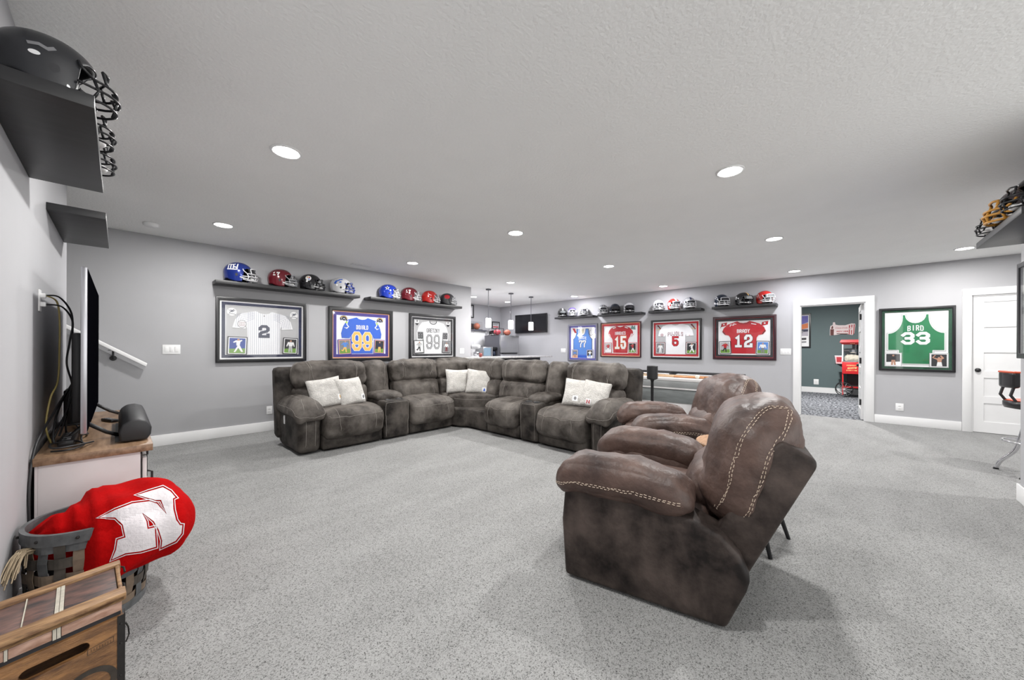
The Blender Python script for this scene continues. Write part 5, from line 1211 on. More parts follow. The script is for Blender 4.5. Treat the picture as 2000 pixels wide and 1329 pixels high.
cable('short black cable beside the power strip', [(-0.14, 3.18, 0.668), (-0.15, 3.35, 0.69), (-0.13, 3.5, 0.675), (-0.17, 3.7, 0.668), (-0.2, 3.95, 0.672)], 0.0045, M_BLKPL)

# ------------------------------------------------------------ basket, blanket, crate
bk = thing('basket', 'dark woven splint basket on the carpet under the red blanket', 'basket', (-0.085, 2.60, 0))
BR, BY = 0.192, 0.205
def bp_(a, z, off=0.0):
    k = 0.90 + 0.12 * math.sin(min(1, z / 0.40) * PI * 0.62) 
    return ((BR * k + off) * math.cos(a), (BY * k + off) * math.sin(a), z)
bm_ = [mat('splint_dark', (0.085, 0.072, 0.060), 0.7, var=0.5, vscale=14), mat('splint_brown', (0.21, 0.155, 0.11), 0.7, var=0.45, vscale=14), mat('splint_grey', (0.13, 0.135, 0.14), 0.7, var=0.5, vscale=14)]
NS = 22
for k in range(NS):
    a0 = 2 * PI * k / NS; hw = 2 * PI / NS * 0.31
    vs = []; fs = []
    for i in range(13):
        z = 0.015 + 0.405 * i / 12; o = 0.0035 * math.cos(PI * (z - 0.05) / 0.066 + PI * k)
        vs += [bp_(a0 - hw, z, o), bp_(a0 + hw, z, o), bp_(a0 + hw, z, o - 0.002), bp_(a0 - hw, z, o - 0.002)]
    for i in range(12):
        for j in range(4): l = (j + 1) % 4; fs.append((i * 4 + j, i * 4 + l, i * 4 + 4 + l, i * 4 + 4 + j))
    fs += [(0, 1, 2, 3), (48, 49, 50, 51)]
    MB().add(vs, fs).build('stake', bm_[(k * 7) % 3], bk)
for r_ in range(6):
    zc = 0.05 + 0.066 * r_; n = NS * 4; vs = []; fs = []
    for i in range(n):
        a = 2 * PI * i / n; o = -0.0045 * math.cos(a * NS / 2 * 1.0 + 0) * 0 + 0.0045 * (-1) ** r_ * -math.cos(NS * a / 1.0 / 2)
        vs += [bp_(a, zc - 0.021, o), bp_(a, zc + 0.021, o), bp_(a, zc + 0.021, o - 0.002), bp_(a, zc - 0.021, o - 0.002)]
    for i in range(n):
        m_ = (i + 1) % n
        for j in range(4): l = (j + 1) % 4; fs.append((i * 4 + j, i * 4 + l, m_ * 4 + l, m_ * 4 + j))
    MB().add(vs, fs).build('weaver', bm_[(r_ * 2 + 1) % 3], bk)
for z, off, w in ((0.415, 0.009, 0.024), (0.018, 0.007, 0.018)):
    n = 48; vs = []; fs = []
    for i in range(n):
        a = 2 * PI * i / n
        vs += [bp_(a, z - w, off), bp_(a, z + w, off), bp_(a, z + w, -0.006), bp_(a, z - w, -0.006)]
    for i in range(n):
        m_ = (i + 1) % n
        for j in range(4): l = (j + 1) % 4; fs.append((i * 4 + j, i * 4 + l, m_ * 4 + l, m_ * 4 + j))
    MB().add(vs, fs).build('rim_hoop', bm_[2], bk)
for k in range(10):
    a = 2 * PI * k / 10 + 0.16; p = bp_(a, 0.415, 0.011); MB().sphere(p, 0.006, 8, 6).build('rivet', M_IRON, bk)
MB().lathe([(BR * 0.88, 0.004), (BR * 0.88, 0.012)], n=24).build('bottom', bm_[0], bk)

bl = thing('blanket', 'red fleece blanket with a large white letter N, bundled over the dark basket', 'blanket', (-0.04, 2.58, 0.345))
def fbl(x, y, z):
    # x along the bundle; left end droops and thins, right end bulges over the rim
    u = x / 0.29
    zz = z * (1.0 if z > 0 else 1.0 + 0.55 * max(0, min(1, u + 0.3))) * (0.62 + 0.45 * min(1, (u + 1.15) / 1.0)) + 0.040 * u - 0.10 * max(0, u - 0.45) ** 2
    tq = max(0.0, min(1.0, (u + 0.46) / 0.26)); tq = tq * tq * (3 - 2 * tq)
    yy = y * (0.40 + 0.26 * max(0.0, min(1.0, (u + 1) / 0.55)) + 0.58 * tq - 0.12 * max(0, u - 0.3))
    front = max(0.0, -y / 0.20 - 0.35)
    drop = 0.17 * front * math.exp(-((u + 0.12) / 0.42) ** 2) * (1 if z < 0.02 else max(0, 1 - z / 0.10))
    zz -= drop
    rip = 0.016 * math.exp(-((u + 0.35) / 0.28) ** 2) * math.sin(26 * u + 3 * y) + 0.010 * math.sin(9 * u + 10 * y + 2.0) + 0.008 * math.sin(22 * y - 5 * u) + 0.006 * math.sin(31 * y + 9 * z * 4 + 3 * u)
    w = max(0.15, 1 - max(0, u) * 0.9)
    X, Y = x, yy - rip * w * 0.5
    return (X * (0.97 if X > 0 else 0.80) - Y * 0.10, Y + X * -0.10, 0.035 + zz + rip * w)
vs, fs = soft_box((0.58, 0.42, 0.21), 0.10, (0.01, 0.02, 0.035), 34, 0.010, 6.0, 4.2, fbl)
blo = MB().add(vs, fs).build('cloth', M_REDCLOTH, bl, smooth=True)
def pix_ray(u, v):
    dx, dy = u - 1000, -(v - Y0); c, s = math.cos(ROLL), math.sin(ROLL)
    dx, dy = c * dx - s * dy, s * dx + c * dy
    return (fwv * F + rtv * dx + upv * dy).normalized()
NPOLY = [(605, 345), (700, 300), (800, 262), (905, 248), (950, 262), (1010, 328), (975, 240), (940, 240), (830, 212), (900, 190), (985, 165), (1030, 190), (1060, 225), (1045, 232), (1050, 300), (1065, 360), (1085, 390), (1100, 392), (1095, 440), (1060, 485), (975, 525), (980, 485), (960, 420), (930, 370), (858, 318), (885, 370), (892, 415), (935, 405), (942, 520), (850, 548), (760, 560), (680, 597), (705, 540), (715, 480), (762, 465), (745, 390), (700, 345)]
NPOLY = [(a * 0.3228, 900 + b * 0.3228) for a, b in NPOLY]
def poly_cells(poly, cell):
    bm = bmesh.new(); bm.faces.new([bm.verts.new((a, b, 0)) for a, b in poly])
    for ax in (0, 1):
        lo = min(p[ax] for p in poly); hi = max(p[ax] for p in poly); q = lo + cell
        while q < hi:
            co = [0, 0, 0]; no = [0, 0, 0]; co[ax] = q; no[ax] = 1
            bmesh.ops.bisect_plane(bm, geom=bm.verts[:] + bm.edges[:] + bm.faces[:], plane_co=co, plane_no=no); q += cell
    bmesh.ops.triangulate(bm, faces=bm.faces[:])
    bm.verts.index_update()
    v = [(q.co.x, q.co.y) for q in bm.verts]; f = [tuple(q.index for q in fc.verts) for fc in bm.faces]
    bm.free(); return v, f
blb = bvh_of(blo)
def appl(poly, m, name, off, parent):
    v, f = poly_cells(poly, 4.0); out = []; ok = []
    o_ = Vector((0, 0, CAMH)) - Vector(bl.location)
    for a, b in v:
        d = pix_ray(a, b); h = blb.ray_cast(o_, d)
        ok.append(h[0] is not None); out.append(tuple(h[0] + h[1] * off * (1 if h[1].dot(d) < 0 else -1)) if h[0] else (0, 0, 0))
    f = [t for t in f if all(ok[i] for i in t) and max((Vector(out[t[0]]) - Vector(out[t[1]])).length, (Vector(out[t[1]]) - Vector(out[t[2]])).length) < 0.05]
    return MB().add(out, f).build(name, m, parent, fix=False)
_op = [p for p in NPOLY]
def opoly(d):
    n = len(NPOLY); A = sum(NPOLY[i][0] * NPOLY[(i + 1) % n][1] - NPOLY[(i + 1) % n][0] * NPOLY[i][1] for i in range(n)); sg = 1 if A > 0 else -1; out = []
    for i in range(n):
        p, q, r = Vector(NPOLY[i - 1]), Vector(NPOLY[i]), Vector(NPOLY[(i + 1) % n]); a = (q - p).normalized(); b = (r - q).normalized()
        n0 = Vector((a.y, -a.x)) * sg; n1 = Vector((b.y, -b.x)) * sg; mm = n0 + n1; mm = mm.normalized() if mm.length > 1e-6 else n0
        o = q + mm * d / max(0.55, mm.dot(n0)); out.append((o.x, o.y))
    return out
# stitched letter: white edge line, red inset line, white field
def band(d0, d1, m, name, off, parent):
    a, b = opoly(d0), opoly(d1); n = len(a); mb = MB(); o_ = Vector((0, 0, CAMH)) - Vector(bl.location)
    for i in range(n):
        j = (i + 1) % n; k = max(1, int((Vector(a[i]) - Vector(a[j])).length / 4))
        for s in range(k):
            q = []
            for P, t in ((a, s / k), (a, (s + 1) / k), (b, (s + 1) / k), (b, s / k)):
                uv = Vector(P[i]).lerp(Vector(P[j]), t); d = pix_ray(uv.x, uv.y); h = blb.ray_cast(o_, d)
                if h[0] is None: break
                q.append(tuple(h[0] + h[1] * off))
            if len(q) == 4 and (Vector(q[0]) - Vector(q[2])).length < 0.04: mb.add(q, [(0, 1, 2, 3)])
    return mb.build(name, m, parent, fix=False)
lt = appl(NPOLY, M_WHITECLOTH, 'letter', 0.0028, blo)
band(4.2, 2.6, M_WHITECLOTH, 'letter_edge', 0.0028, blo)
fr = MB()
for k in range(46):
    a = random.uniform(-0.03, 0.03); b = random.uniform(0, 0.015); r_ = random.uniform(0.8, 1.15)
    p0 = Vector((-0.198 + random.uniform(-0.02, 0.015), -0.09 + a * 0.6, 0.018 + b))
    fr.tube(smooth_path([p0, p0 + Vector((-0.03 * r_, -0.035, 0.012)), p0 + Vector((-0.040 * r_ + a * 0.2, -0.075 * r_ + a, -0.018)), p0 + Vector((-0.044 * r_ + a * 0.3, -0.10 * r_ + a * 1.4, -0.055 * r_))], 3), 0.0022, 4)
fo = fr.build('fringe', mat('straw_fringe', (0.42, 0.33, 0.22), 0.8, var=0.3, vscale=40), bl); fo['kind'] = 'stuff'

cr = thing('wooden_crate', 'old wooden crate with handle slot and paneled lid in the lower left corner', 'crate', (0.012, 1.66, 0))
ca = Vector((-0.966, -0.235)); cb = Vector((-0.045, 1.0))       # u runs left along the front from the right corner, v runs back
CL, CD, CT = 0.31, 0.265, 0.45
def cp(u, v, z): q = ca * u + cb * v; return (q.x, q.y, z)
def cbox(u0, u1, v0, v1, z0, z1, name, m, par=None, bevel=0.0):
    vs = [cp(u, v, z) for u in (u0, u1) for v in (v0, v1) for z in (z0, z1)]
    return MB().add(vs, [(0, 1, 3, 2), (4, 6, 7, 5), (0, 4, 5, 1), (2, 3, 7, 6), (0, 2, 6, 4), (1, 5, 7, 3)]).build(name, m, par or cr, bevel=bevel)
lid = cbox(0.0, CL, 0.0, CD, CT - 0.018, CT - 0.010, 'lid', M_CRATELT)
cbox(-0.004, CL, CD - 0.034, CD + 0.004, CT - 0.03, CT + 0.004, 'rail', M_CRATELT, lid, 0.004)
cbox(-0.006, CL, 0.0, 0.05, CT - 0.022, CT + 0.002, 'rail', M_CRATELT, lid, 0.004)
cbox(0.0, 0.010, 0.05, CD - 0.034, CT - 0.022, CT + 0.0, 'rail', M_CRATELT, lid, 0.002)
for u0, u1 in ((0.012, 0.122), (0.140, 0.196), (0.199, CL - 0.005)):
    cbox(u0, u1, 0.052, CD - 0.036, CT - 0.012, CT - 0.005, 'panel', M_CRATEDK, lid, 0.001)
for u0, u1 in ((0.1225, 0.1305), (0.1315, 0.1395), (0.1962, 0.1988)):
    cbox(u0, u1, 0.052, CD - 0.036, CT - 0.012, CT - 0.002, 'divider_strip', M_CRATEGAP, lid)
for u0, u1 in ((0.004, 0.125), (0.142, 0.215), (0.222, CL - 0.005)):
    cbox(u0, u1, 0.006, 0.014, CT - 0.052, CT - 0.024, 'lip_board', M_CRATEPK, lid, 0.001)
for u0, u1 in ((0.1262, 0.133), (0.1342, 0.1408), (0.2158, 0.2212)):
    cbox(u0, u1, 0.004, 0.013, CT - 0.053, CT - 0.023, 'divider_strip', M_CRATEGAP, lid)
cbox(0.006, CL - 0.004, 0.012, CD - 0.008, CT - 0.066, CT - 0.022, 'lid_gap_shade', M_DARK)  # dark block put in as the shade of the gap below the lid
# handle slot in lid left end
cbox(0.245, 0.30, 0.12, 0.15, CT - 0.0055, CT - 0.0042, 'lid_slot', M_DARK, lid)
# front board with a handle hole
FZ = CT - 0.066
hole = [(0.135 + 0.048 * sx + 0.016 * math.cos(a), FZ - 0.047 + 0.016 * math.sin(a)) for sx, rng in ((1, range(-90, 91, 18)), (-1, range(90, 271, 18))) for a in [R(q) for q in rng]]
bmf = bmesh.new()
def front_board():
    outer = [(0.0, 0.0), (CL, 0.0), (CL, FZ), (0.0, FZ)]
    n = len(hole); mb = MB(); th = 0.014
    # ring between the hole and the outline: match each hole vertex to the outline by angle
    c = (0.135, FZ - 0.047); pts = []
    for hx, hz in hole:
        d = Vector((hx - c[0], hz - c[1])); d.x *= 0.30; d.normalize(); best = 9
        for ax, lim in ((0, 0.0), (0, CL), (1, 0.0), (1, FZ)):
            if abs(d[ax]) > 1e-6:
                t = (lim - c[ax]) / d[ax]
                if 0 < t < best: best = t
        pts.append((c[0] + d.x * best, c[1] + d.y * best))
    full = []
    for i in range(n):
        full.append((hole[i], pts[i]))
    for i in range(n):
        j = (i + 1) % n; a, b = full[i], full[j]
        poly = [a[0], b[0], b[1]]
        # insert a corner between two outline points on different sides
        for cx, cz in outer:
            on_i = abs(a[1][0] - cx) < 1e-6 or abs(a[1][1] - cz) < 1e-6; on_j = abs(b[1][0] - cx) < 1e-6 or abs(b[1][1] - cz) < 1e-6
            same = (abs(a[1][0] - b[1][0]) < 1e-6) or (abs(a[1][1] - b[1][1]) < 1e-6)
            if on_i and on_j and not same: poly.append((cx, cz))
        poly.append(a[1])
        mb.add([cp(u, 0.0, z) for u, z in poly], [tuple(range(len(poly)))]); mb.add([cp(u, th, z) for u, z in poly], [tuple(range(len(poly)))[::-1]])
        mb.add([cp(a[0][0], 0, a[0][1]), cp(b[0][0], 0, b[0][1]), cp(b[0][0], th, b[0][1]), cp(a[0][0], th, a[0][1])], [(0, 1, 2, 3)])
    for i in range(4):
        a, b = outer[i], outer[(i + 1) % 4]; mb.add([cp(a[0], 0, a[1]), cp(b[0], 0, b[1]), cp(b[0], th, b[1]), cp(a[0], th, a[1])], [(0, 1, 2, 3)])
    bmesh_o = mb.build('front_board', M_CRATE, cr, fix=False)
    bm = bmesh.new(); bm.from_mesh(bmesh_o.data); bmesh.ops.remove_doubles(bm, verts=bm.verts, dist=1e-5); bmesh.ops.recalc_face_normals(bm, faces=bm.faces); bm.to_mesh(bmesh_o.data); bm.free()
    return bmesh_o
fb_ = front_board()
cbox(0.002, 0.014, 0.014, CD - 0.016, 0.0, FZ, 'side_board', M_CRATE); cbox(CL - 0.014, CL - 0.002, 0.014, CD - 0.016, 0.0, FZ, 'side_board', M_CRATE)
cbox(0.0, CL, CD - 0.016, CD - 0.002, 0.0, FZ, 'back_board', M_CRATE); cbox(0.014, CL - 0.014, 0.014, CD - 0.016, 0.0, 0.012, 'bottom_board', M_CRATE)
cbox(-0.002, 0.014, -0.0015, 0.0, 0.0, FZ + 0.002, 'corner_strap', M_IRON); cbox(-0.0035, -0.0015, -0.0015, 0.03, 0.0, FZ + 0.004, 'corner_strap', M_IRON)
for z in (0.08, 0.2, 0.3, 0.36):
    MB().sphere(cp(0.006, -0.002, z), 0.003, 6, 4).build('nail', M_IRON, cr)
MB().tube([cp(-0.006, 0.02, FZ - 0.04), cp(-0.012, 0.03, FZ - 0.06), cp(-0.014, 0.03, FZ - 0.085), cp(-0.006, 0.02, FZ - 0.1)], 0.002, 5).build('wire_loop', M_IRON, cr)
for z in (CT - 0.012, CT - 0.07):
    MB().tube([cp(0.0, CD - 0.02, z), cp(-0.012, CD - 0.03, z - 0.004), cp(-0.014, CD - 0.05, z - 0.014)], 0.003, 6).build('hasp', M_IRON, cr)
def ink(quads, name, off=-0.0012):
    q = MB()
    for i, p in enumerate(quads): q.add([cp(a, off - 0.00001 * (i % 20), b) for a, b in p], [tuple(range(len(p)))])
    return q.build(name, M_INK, fb_, fix=False)
def mirror(qs, cu): return [[(2 * cu - p[0], p[1]) for p in q] for q in qs]
ink(mirror(lettering('34', 0.228, FZ - 0.112, 0.022, 0.016, 0.004, 0.0042), 0.232), 'stencil_number')
ink([[(p[0], p[1]) for p in q] for q in strip(arcpts(0.075, FZ - 0.175, 0.055, 0.050, 25, 200, 16), 0.015)], 'stencil_emblem')
ink([[(p[0], p[1]) for p in q] for q in strip([(0.022, FZ - 0.052), (0.075, FZ - 0.058), (0.075, FZ - 0.074), (0.022, FZ - 0.068), (0.022, FZ - 0.052)], 0.0012)] + mirror(lettering('IIIIIIII', 0.048, FZ - 0.068, 0.008, 0.0035, 0.0022, 0.0009), 0.048), 'stamp')

# ------------------------------------------------------------ pool table and what lies on it
pt = thing('pool_table', 'white-railed pool table with grey apron behind the sofa and recliners', 'pool table', (5.9, 2.17, 0))
def PT(lo, hi, name, m, par=None, **k): return unroot(MB().bb(lo, hi).build(name, m, par or pt, **k), pt)
M_PTW = mat('table_white', (0.70, 0.68, 0.68), 0.35, var=0.03); M_PTG = mat('table_grey', (0.20, 0.215, 0.215), 0.5, var=0.25, vscale=5, stretch=(1, 1, 8))
M_PTA = mat('apron_grey', (0.30, 0.31, 0.31), 0.45, var=0.15, vscale=5); M_FELT = mat('felt', (0.16, 0.17, 0.18), 0.9, var=0.1, vscale=40)
PX0, PX1, PY0, PY1, PZ = 5.42, 6.40, 1.12, 3.22, 0.80
PT((PX0 + 0.1, PY0 + 0.1, 0.715), (PX1 - 0.1, PY1 - 0.1, 0.765), 'bed', M_FELT)
for y0, y1 in ((PY0 + 0.13, 2.11), (2.23, PY1 - 0.13)):
    PT((PX0, y0, 0.755), (PX0 + 0.11, y1, PZ), 'rail', M_PTW, bevel=0.008); PT((PX1 - 0.11, y0, 0.755), (PX1, y1, PZ), 'rail', M_PTW, bevel=0.008)
    PT((PX0 + 0.11, y0, 0.765), (PX0 + 0.14, y1, 0.795), 'cushion', M_FELT, bevel=0.006); PT((PX1 - 0.14, y0, 0.765), (PX1 - 0.11, y1, 0.795), 'cushion', M_FELT, bevel=0.006)
for y0, y1 in ((PY0, PY0 + 0.11), (PY1 - 0.11, PY1)):
    PT((PX0 + 0.13, y0, 0.755), (PX1 - 0.13, y1, PZ), 'rail', M_PTW, bevel=0.008)
for x in (PX0 + 0.06, PX1 - 0.06):
    for y in (PY0 + 0.06, 2.17, PY1 - 0.06):
        p_ = MB().lathe([(0.058, 0.755), (0.066, 0.765), (0.066, 0.798), (0.058, 0.803), (0.050, 0.803), (0.048, 0.77)], (x, y, 0), 18)
        unroot(p_.build('pocket', M_BLKPL, pt, smooth=False), pt)
PT((PX1 - 0.02, PY0 + 0.02, 0.80), (PX1 + 0.012, PY1 - 0.02, 0.84), 'edge_trim', M_BLKPL, bevel=0.003)
PT((PX0 + 0.012, PY0 + 0.012, 0.66), (PX0 + 0.05, PY1 - 0.012, 0.755), 'apron', M_PTA, bevel=0.003); PT((PX1 - 0.05, PY0 + 0.012, 0.66), (PX1 - 0.012, PY1 - 0.012, 0.755), 'apron', M_PTA, bevel=0.003)
PT((PX0 + 0.05, PY0 + 0.012, 0.66), (PX1 - 0.05, PY0 + 0.05, 0.755), 'apron', M_PTA, bevel=0.003); PT((PX0 + 0.05, PY1 - 0.05, 0.66), (PX1 - 0.05, PY1 - 0.012, 0.755), 'apron', M_PTA, bevel=0.003)
PT((PX0 + 0.05, PY0 + 0.06, 0.44), (PX1 - 0.05, PY1 - 0.06, 0.66), 'cabinet', M_PTG, bevel=0.006)
PT((PX0 + 0.02, PY0 + 0.03, 0.635), (PX1 - 0.02, PY1 - 0.03, 0.662), 'ledge', M_PTW, bevel=0.004)
for x in (PX0 + 0.06, PX1 - 0.22):
    PT((x, PY0 + 0.16, 0.0), (x + 0.16, PY0 + 0.44, 0.44), 'leg', M_PTW, bevel=0.01); PT((x, PY1 - 0.44, 0.0), (x + 0.16, PY1 - 0.16, 0.44), 'leg', M_PTW, bevel=0.01)
PT((PX0 + 0.07, PY0 + 0.44, 0.06), (PX0 + 0.12, PY1 - 0.44, 0.44), 'lower_panel', M_PTW, bevel=0.004)
M_CUE = mat('cue_maple', (0.55, 0.36, 0.21), 0.35, var=0.1, vscale=8); M_CUEO = mat('cue_orange', (0.48, 0.21, 0.08), 0.35, var=0.1)
def cue(label, a, b):
    t = thing('pool_cue', label, 'pool cue', a, 0, 'pool cues on the pool table')
    A, B = Vector((0, 0, 0)), Vector(b) - Vector(a)
    MB().tube([A, A.lerp(B, 0.28)], [0.0145, 0.0125], 10).build('butt', M_CUEO, t, smooth=True)
    MB().tube([A.lerp(B, 0.281), A.lerp(B, 0.99)], [0.0122, 0.0068], 10).build('shaft', M_CUE, t, smooth=True)
    MB().tube([A.lerp(B, 0.99), B], [0.0068, 0.0065], 8).build('tip', M_DARK, t, smooth=True)
cue('pool cue lying along the near rail with its orange butt to the right', (5.53, 1.48, 0.816), (5.50, 2.9, 0.808))
cue('pool cue with an orange butt lying nearer the right end of the table', (5.62, 1.22, 0.816), (5.9, 2.6, 0.808))
ball = MB().sphere((0, 0, 0.0286), 0.0286, 18, 12).build('pool_ball', mat('ball_ivory', (0.75, 0.70, 0.58), 0.15, coat=0.5), smooth=True, loc=(5.48, 1.55, 0.803)); tag(ball, 'white cue ball on the near rail of the pool table', 'ball')
ssp = thing('surround_speaker', 'small black speaker on a slim black pole stand behind the right sofa end', 'speaker', (4.86, 1.935, 0))
MB().lathe([(0.12, 0.0), (0.12, 0.012), (0.02, 0.02)], n=24).build('stand_base', M_BLKPL, ssp)
MB().lathe([(0.019, 0.012), (0.019, 0.78), (0.03, 0.808), (0.045, 0.816)], n=14).build('pole', M_BLKPL, ssp, smooth=True)
MB().lathe([(0.060, 0.812), (0.070, 0.822), (0.070, 0.985), (0.064, 0.992)], n=24).build('cabinet', M_BLKPL, ssp)

# ------------------------------------------------------------ bar and kitchen
bt = thing('bar_counter', 'long bar counter with pale stone top between the wall end and the kitchen', 'bar counter', (6.3, 6.15, 0))
def BT(root, lo, hi, name, m, **k): return unroot(MB().bb(lo, hi).build(name, m, root, **k), root)
M_STONE = mat('pale_stone', (0.60, 0.59, 0.58), 0.25, var=0.35, vscale=14)
mb = MB().prism([(4.80, 5.86), (7.93, 5.86), (7.93, 6.46), (5.375, 6.46), (5.375, 6.205), (4.80, 6.205)], lambda a, b: (a, b, 0.985), lambda a, b: (a, b, 1.018))
unroot(mb.build('countertop', M_STONE, bt, bevel=0.004), bt)
BT(bt, (4.98, 6.02, 0.0), (7.60, 6.20, 0.985), 'front_panel', M_BLACK); BT(bt, (5.39, 6.20, 0.0), (7.60, 6.40, 0.985), 'cabinet', M_BLACK)
for x in (5.6, 6.3, 7.0): BT(bt, (x, 6.008, 0.12), (x + 0.5, 6.02, 0.88), 'inset_panel', M_BLACK, bevel=0.003)
cu = thing('cup', 'small dark red cup on the bar counter at the wall end', 'cup', (5.47, 6.02, 1.018))
MB().lathe([(0.028, 0), (0.034, 0.09), (0.031, 0.09), (0.026, 0.008)], n=18).build('body', mat('cup_red', (0.28, 0.06, 0.05), 0.4), cu, smooth=True)
MB().tube([(0.032, 0, 0.07), (0.055, 0, 0.065), (0.055, 0, 0.03), (0.03, 0, 0.025)], 0.005, 6).build('handle', MATS['cup_red'], cu, smooth=True)
fg = thing('refrigerator', 'stainless steel two-door refrigerator in the kitchen with dark grey side', 'refrigerator', (7.80, 7.64, 0))
BT(fg, (7.41, 7.36, 0.03), (8.19, 7.98, 1.585), 'body', M_DSTEEL, bevel=0.006)
BT(fg, (7.412, 7.30, 1.085), (8.188, 7.358, 1.59), 'door', M_STEEL, bevel=0.008); BT(fg, (7.412, 7.30, 0.06), (8.188, 7.358, 1.045), 'door', M_STEEL, bevel=0.008)
BT(fg, (7.50, 7.29, 1.045), (8.1, 7.33, 1.083), 'handle_recess', M_BLKPL, bevel=0.004)
for x in (7.5, 8.1):
    for y in (7.42, 7.92): BT(fg, (x - 0.03, y - 0.03, 0), (x + 0.03, y + 0.03, 0.03), 'foot', M_BLKPL)
kc = thing('kitchen_counter', 'white base cabinets with pale worktop along the kitchen back wall', 'cabinet', (6.4, 8.0, 0))
BT(kc, (5.37, 7.32, 0.93), (7.39, 8.515, 0.965), 'worktop', M_STONE, bevel=0.004); BT(kc, (5.37, 7.38, 0.1), (7.37, 8.515, 0.93), 'carcass', M_TRIM); BT(kc, (5.37, 7.42, 0), (7.37, 8.5, 0.1), 'plinth', M_DARK)
for k in range(4):
    d = BT(kc, (5.38 + 0.5 * k, 7.36, 0.12), (5.86 + 0.5 * k, 7.38, 0.91), 'door', M_TRIM, bevel=0.003)
    unroot(MB().tube([(5.8 + 0.5 * k, 7.355, 0.72), (5.8 + 0.5 * k, 7.33, 0.74), (5.8 + 0.5 * k, 7.33, 0.84), (5.8 + 0.5 * k, 7.355, 0.86)], 0.005, 6).build('handle', M_BLKPL, d), kc).location = (0, 0, 0)
mw = thing('microwave', 'silver microwave oven on the kitchen worktop before the refrigerator side', 'microwave', (7.03, 7.6, 0.965))
MB().bb((-0.19, -0.18, 0.012), (0.18, 0.2, 0.285)).build('body', M_STEEL, mw, bevel=0.006)
MB().bb((-0.17, -0.19, 0.04), (0.09, -0.18, 0.26)).build('window', mat('micro_window', (0.28, 0.40, 0.50), 0.2), mw); MB().bb((0.105, -0.188, 0.03), (0.172, -0.18, 0.27)).build('control_panel', M_GREYM, mw)
MB().tube([(0.097, -0.185, 0.06), (0.097, -0.205, 0.07), (0.097, -0.205, 0.23), (0.097, -0.185, 0.24)], 0.006, 6).build('handle', M_CHROME, mw)
for x in (-0.15, 0.15): MB().bb((x - 0.015, -0.15, 0), (x + 0.015, 0.15, 0.012)).build('foot', M_BLKPL, mw)
bx = thing('coffee_maker', 'tall black coffee maker between the microwave and the refrigerator', 'coffee maker', (7.31, 7.52, 0.965))
MB().bb((-0.075, -0.1, 0), (0.075, 0.13, 0.03)).build('base', M_BLKPL, bx, bevel=0.004); MB().bb((-0.075, 0.03, 0.03), (0.075, 0.13, 0.28)).build('tank', M_BLACK, bx, bevel=0.006)
MB().bb((-0.075, -0.1, 0.2), (0.075, 0.03, 0.285)).build('brew_head', M_BLACK, bx, bevel=0.006); MB().lathe([(0.045, 0.032), (0.055, 0.09), (0.04, 0.15), (0.036, 0.17)], (0, -0.035, 0), 16).build('carafe', mat('carafe', (0.02, 0.03, 0.06), 0.1), bx, smooth=True)
cm = thing('stand_mixer', 'white and chrome countertop appliance with a bowl on the kitchen worktop', 'mixer', (6.66, 7.55, 0.965))
MB().bb((-0.09, -0.16, 0), (0.09, 0.14, 0.035)).build('base', M_WHITE, cm, bevel=0.012); MB().bb((-0.05, 0.04, 0.035), (0.05, 0.13, 0.24)).build('column', M_WHITE, cm, bevel=0.015)
MB().add(*soft_box((0.12, 0.32, 0.12), 0.055, (0, 0, 0), 8, fn=lambda x, y, z: (x, y - 0.03, z + 0.29))).build('head', M_WHITE, cm, smooth=True)
MB().lathe([(0.04, 0.036), (0.07, 0.07), (0.085, 0.16), (0.082, 0.16), (0.06, 0.06)], (0, -0.07, 0), 18).build('bowl', M_CHROME, cm, smooth=True)
uc = thing('wall_cabinet', 'white kitchen wall cabinet under a dark shelf', 'cabinet', (6.95, 8.34, 1.28))
BT(uc, (6.2, 8.19, 1.285), (7.62, 8.518, 1.72), 'carcass', M_TRIM)
for k in range(3): BT(uc, (6.205 + 0.473 * k, 8.17, 1.29), (6.668 + 0.473 * k, 8.19, 1.715), 'door', M_TRIM, bevel=0.003)
ks = MB().bb((6.1, 8.12, 1.722), (7.64, 8.518, 1.765)).build('kitchen_shelf', M_DSTEEL, bevel=0.003); tag(ks, 'dark kitchen shelf carrying the cased game balls', 'shelf')
M_PIG = mat('football_leather', (0.42, 0.12, 0.075), 0.5, var=0.2, vscale=40, bump=0.2, bscale=300); M_PIG2 = mat('football_red', (0.55, 0.06, 0.08), 0.45, var=0.1)
def football(root, name, loc, m, L=0.14, r=0.085, axis='x'):
    n = 14; prof = []
    for i in range(n + 1):
        u = -1 + 2 * i / n; prof.append((max(0.002, r * (1 - u * u) ** 0.75), L * u))
    o = MB().lathe(prof, loc, 20, None, axis).build(name, m, root, smooth=True)
    lc = MB()
    for k in range(5): lc.bb((loc[0] - 0.04 + 0.02 * k - 0.003, loc[1] - 0.012, loc[2] + r * 0.97), (loc[0] - 0.04 + 0.02 * k + 0.003, loc[1] + 0.012, loc[2] + r * 1.01))
    lc.build('lacing', M_OFFW, o)['kind'] = 'stuff'
    return o
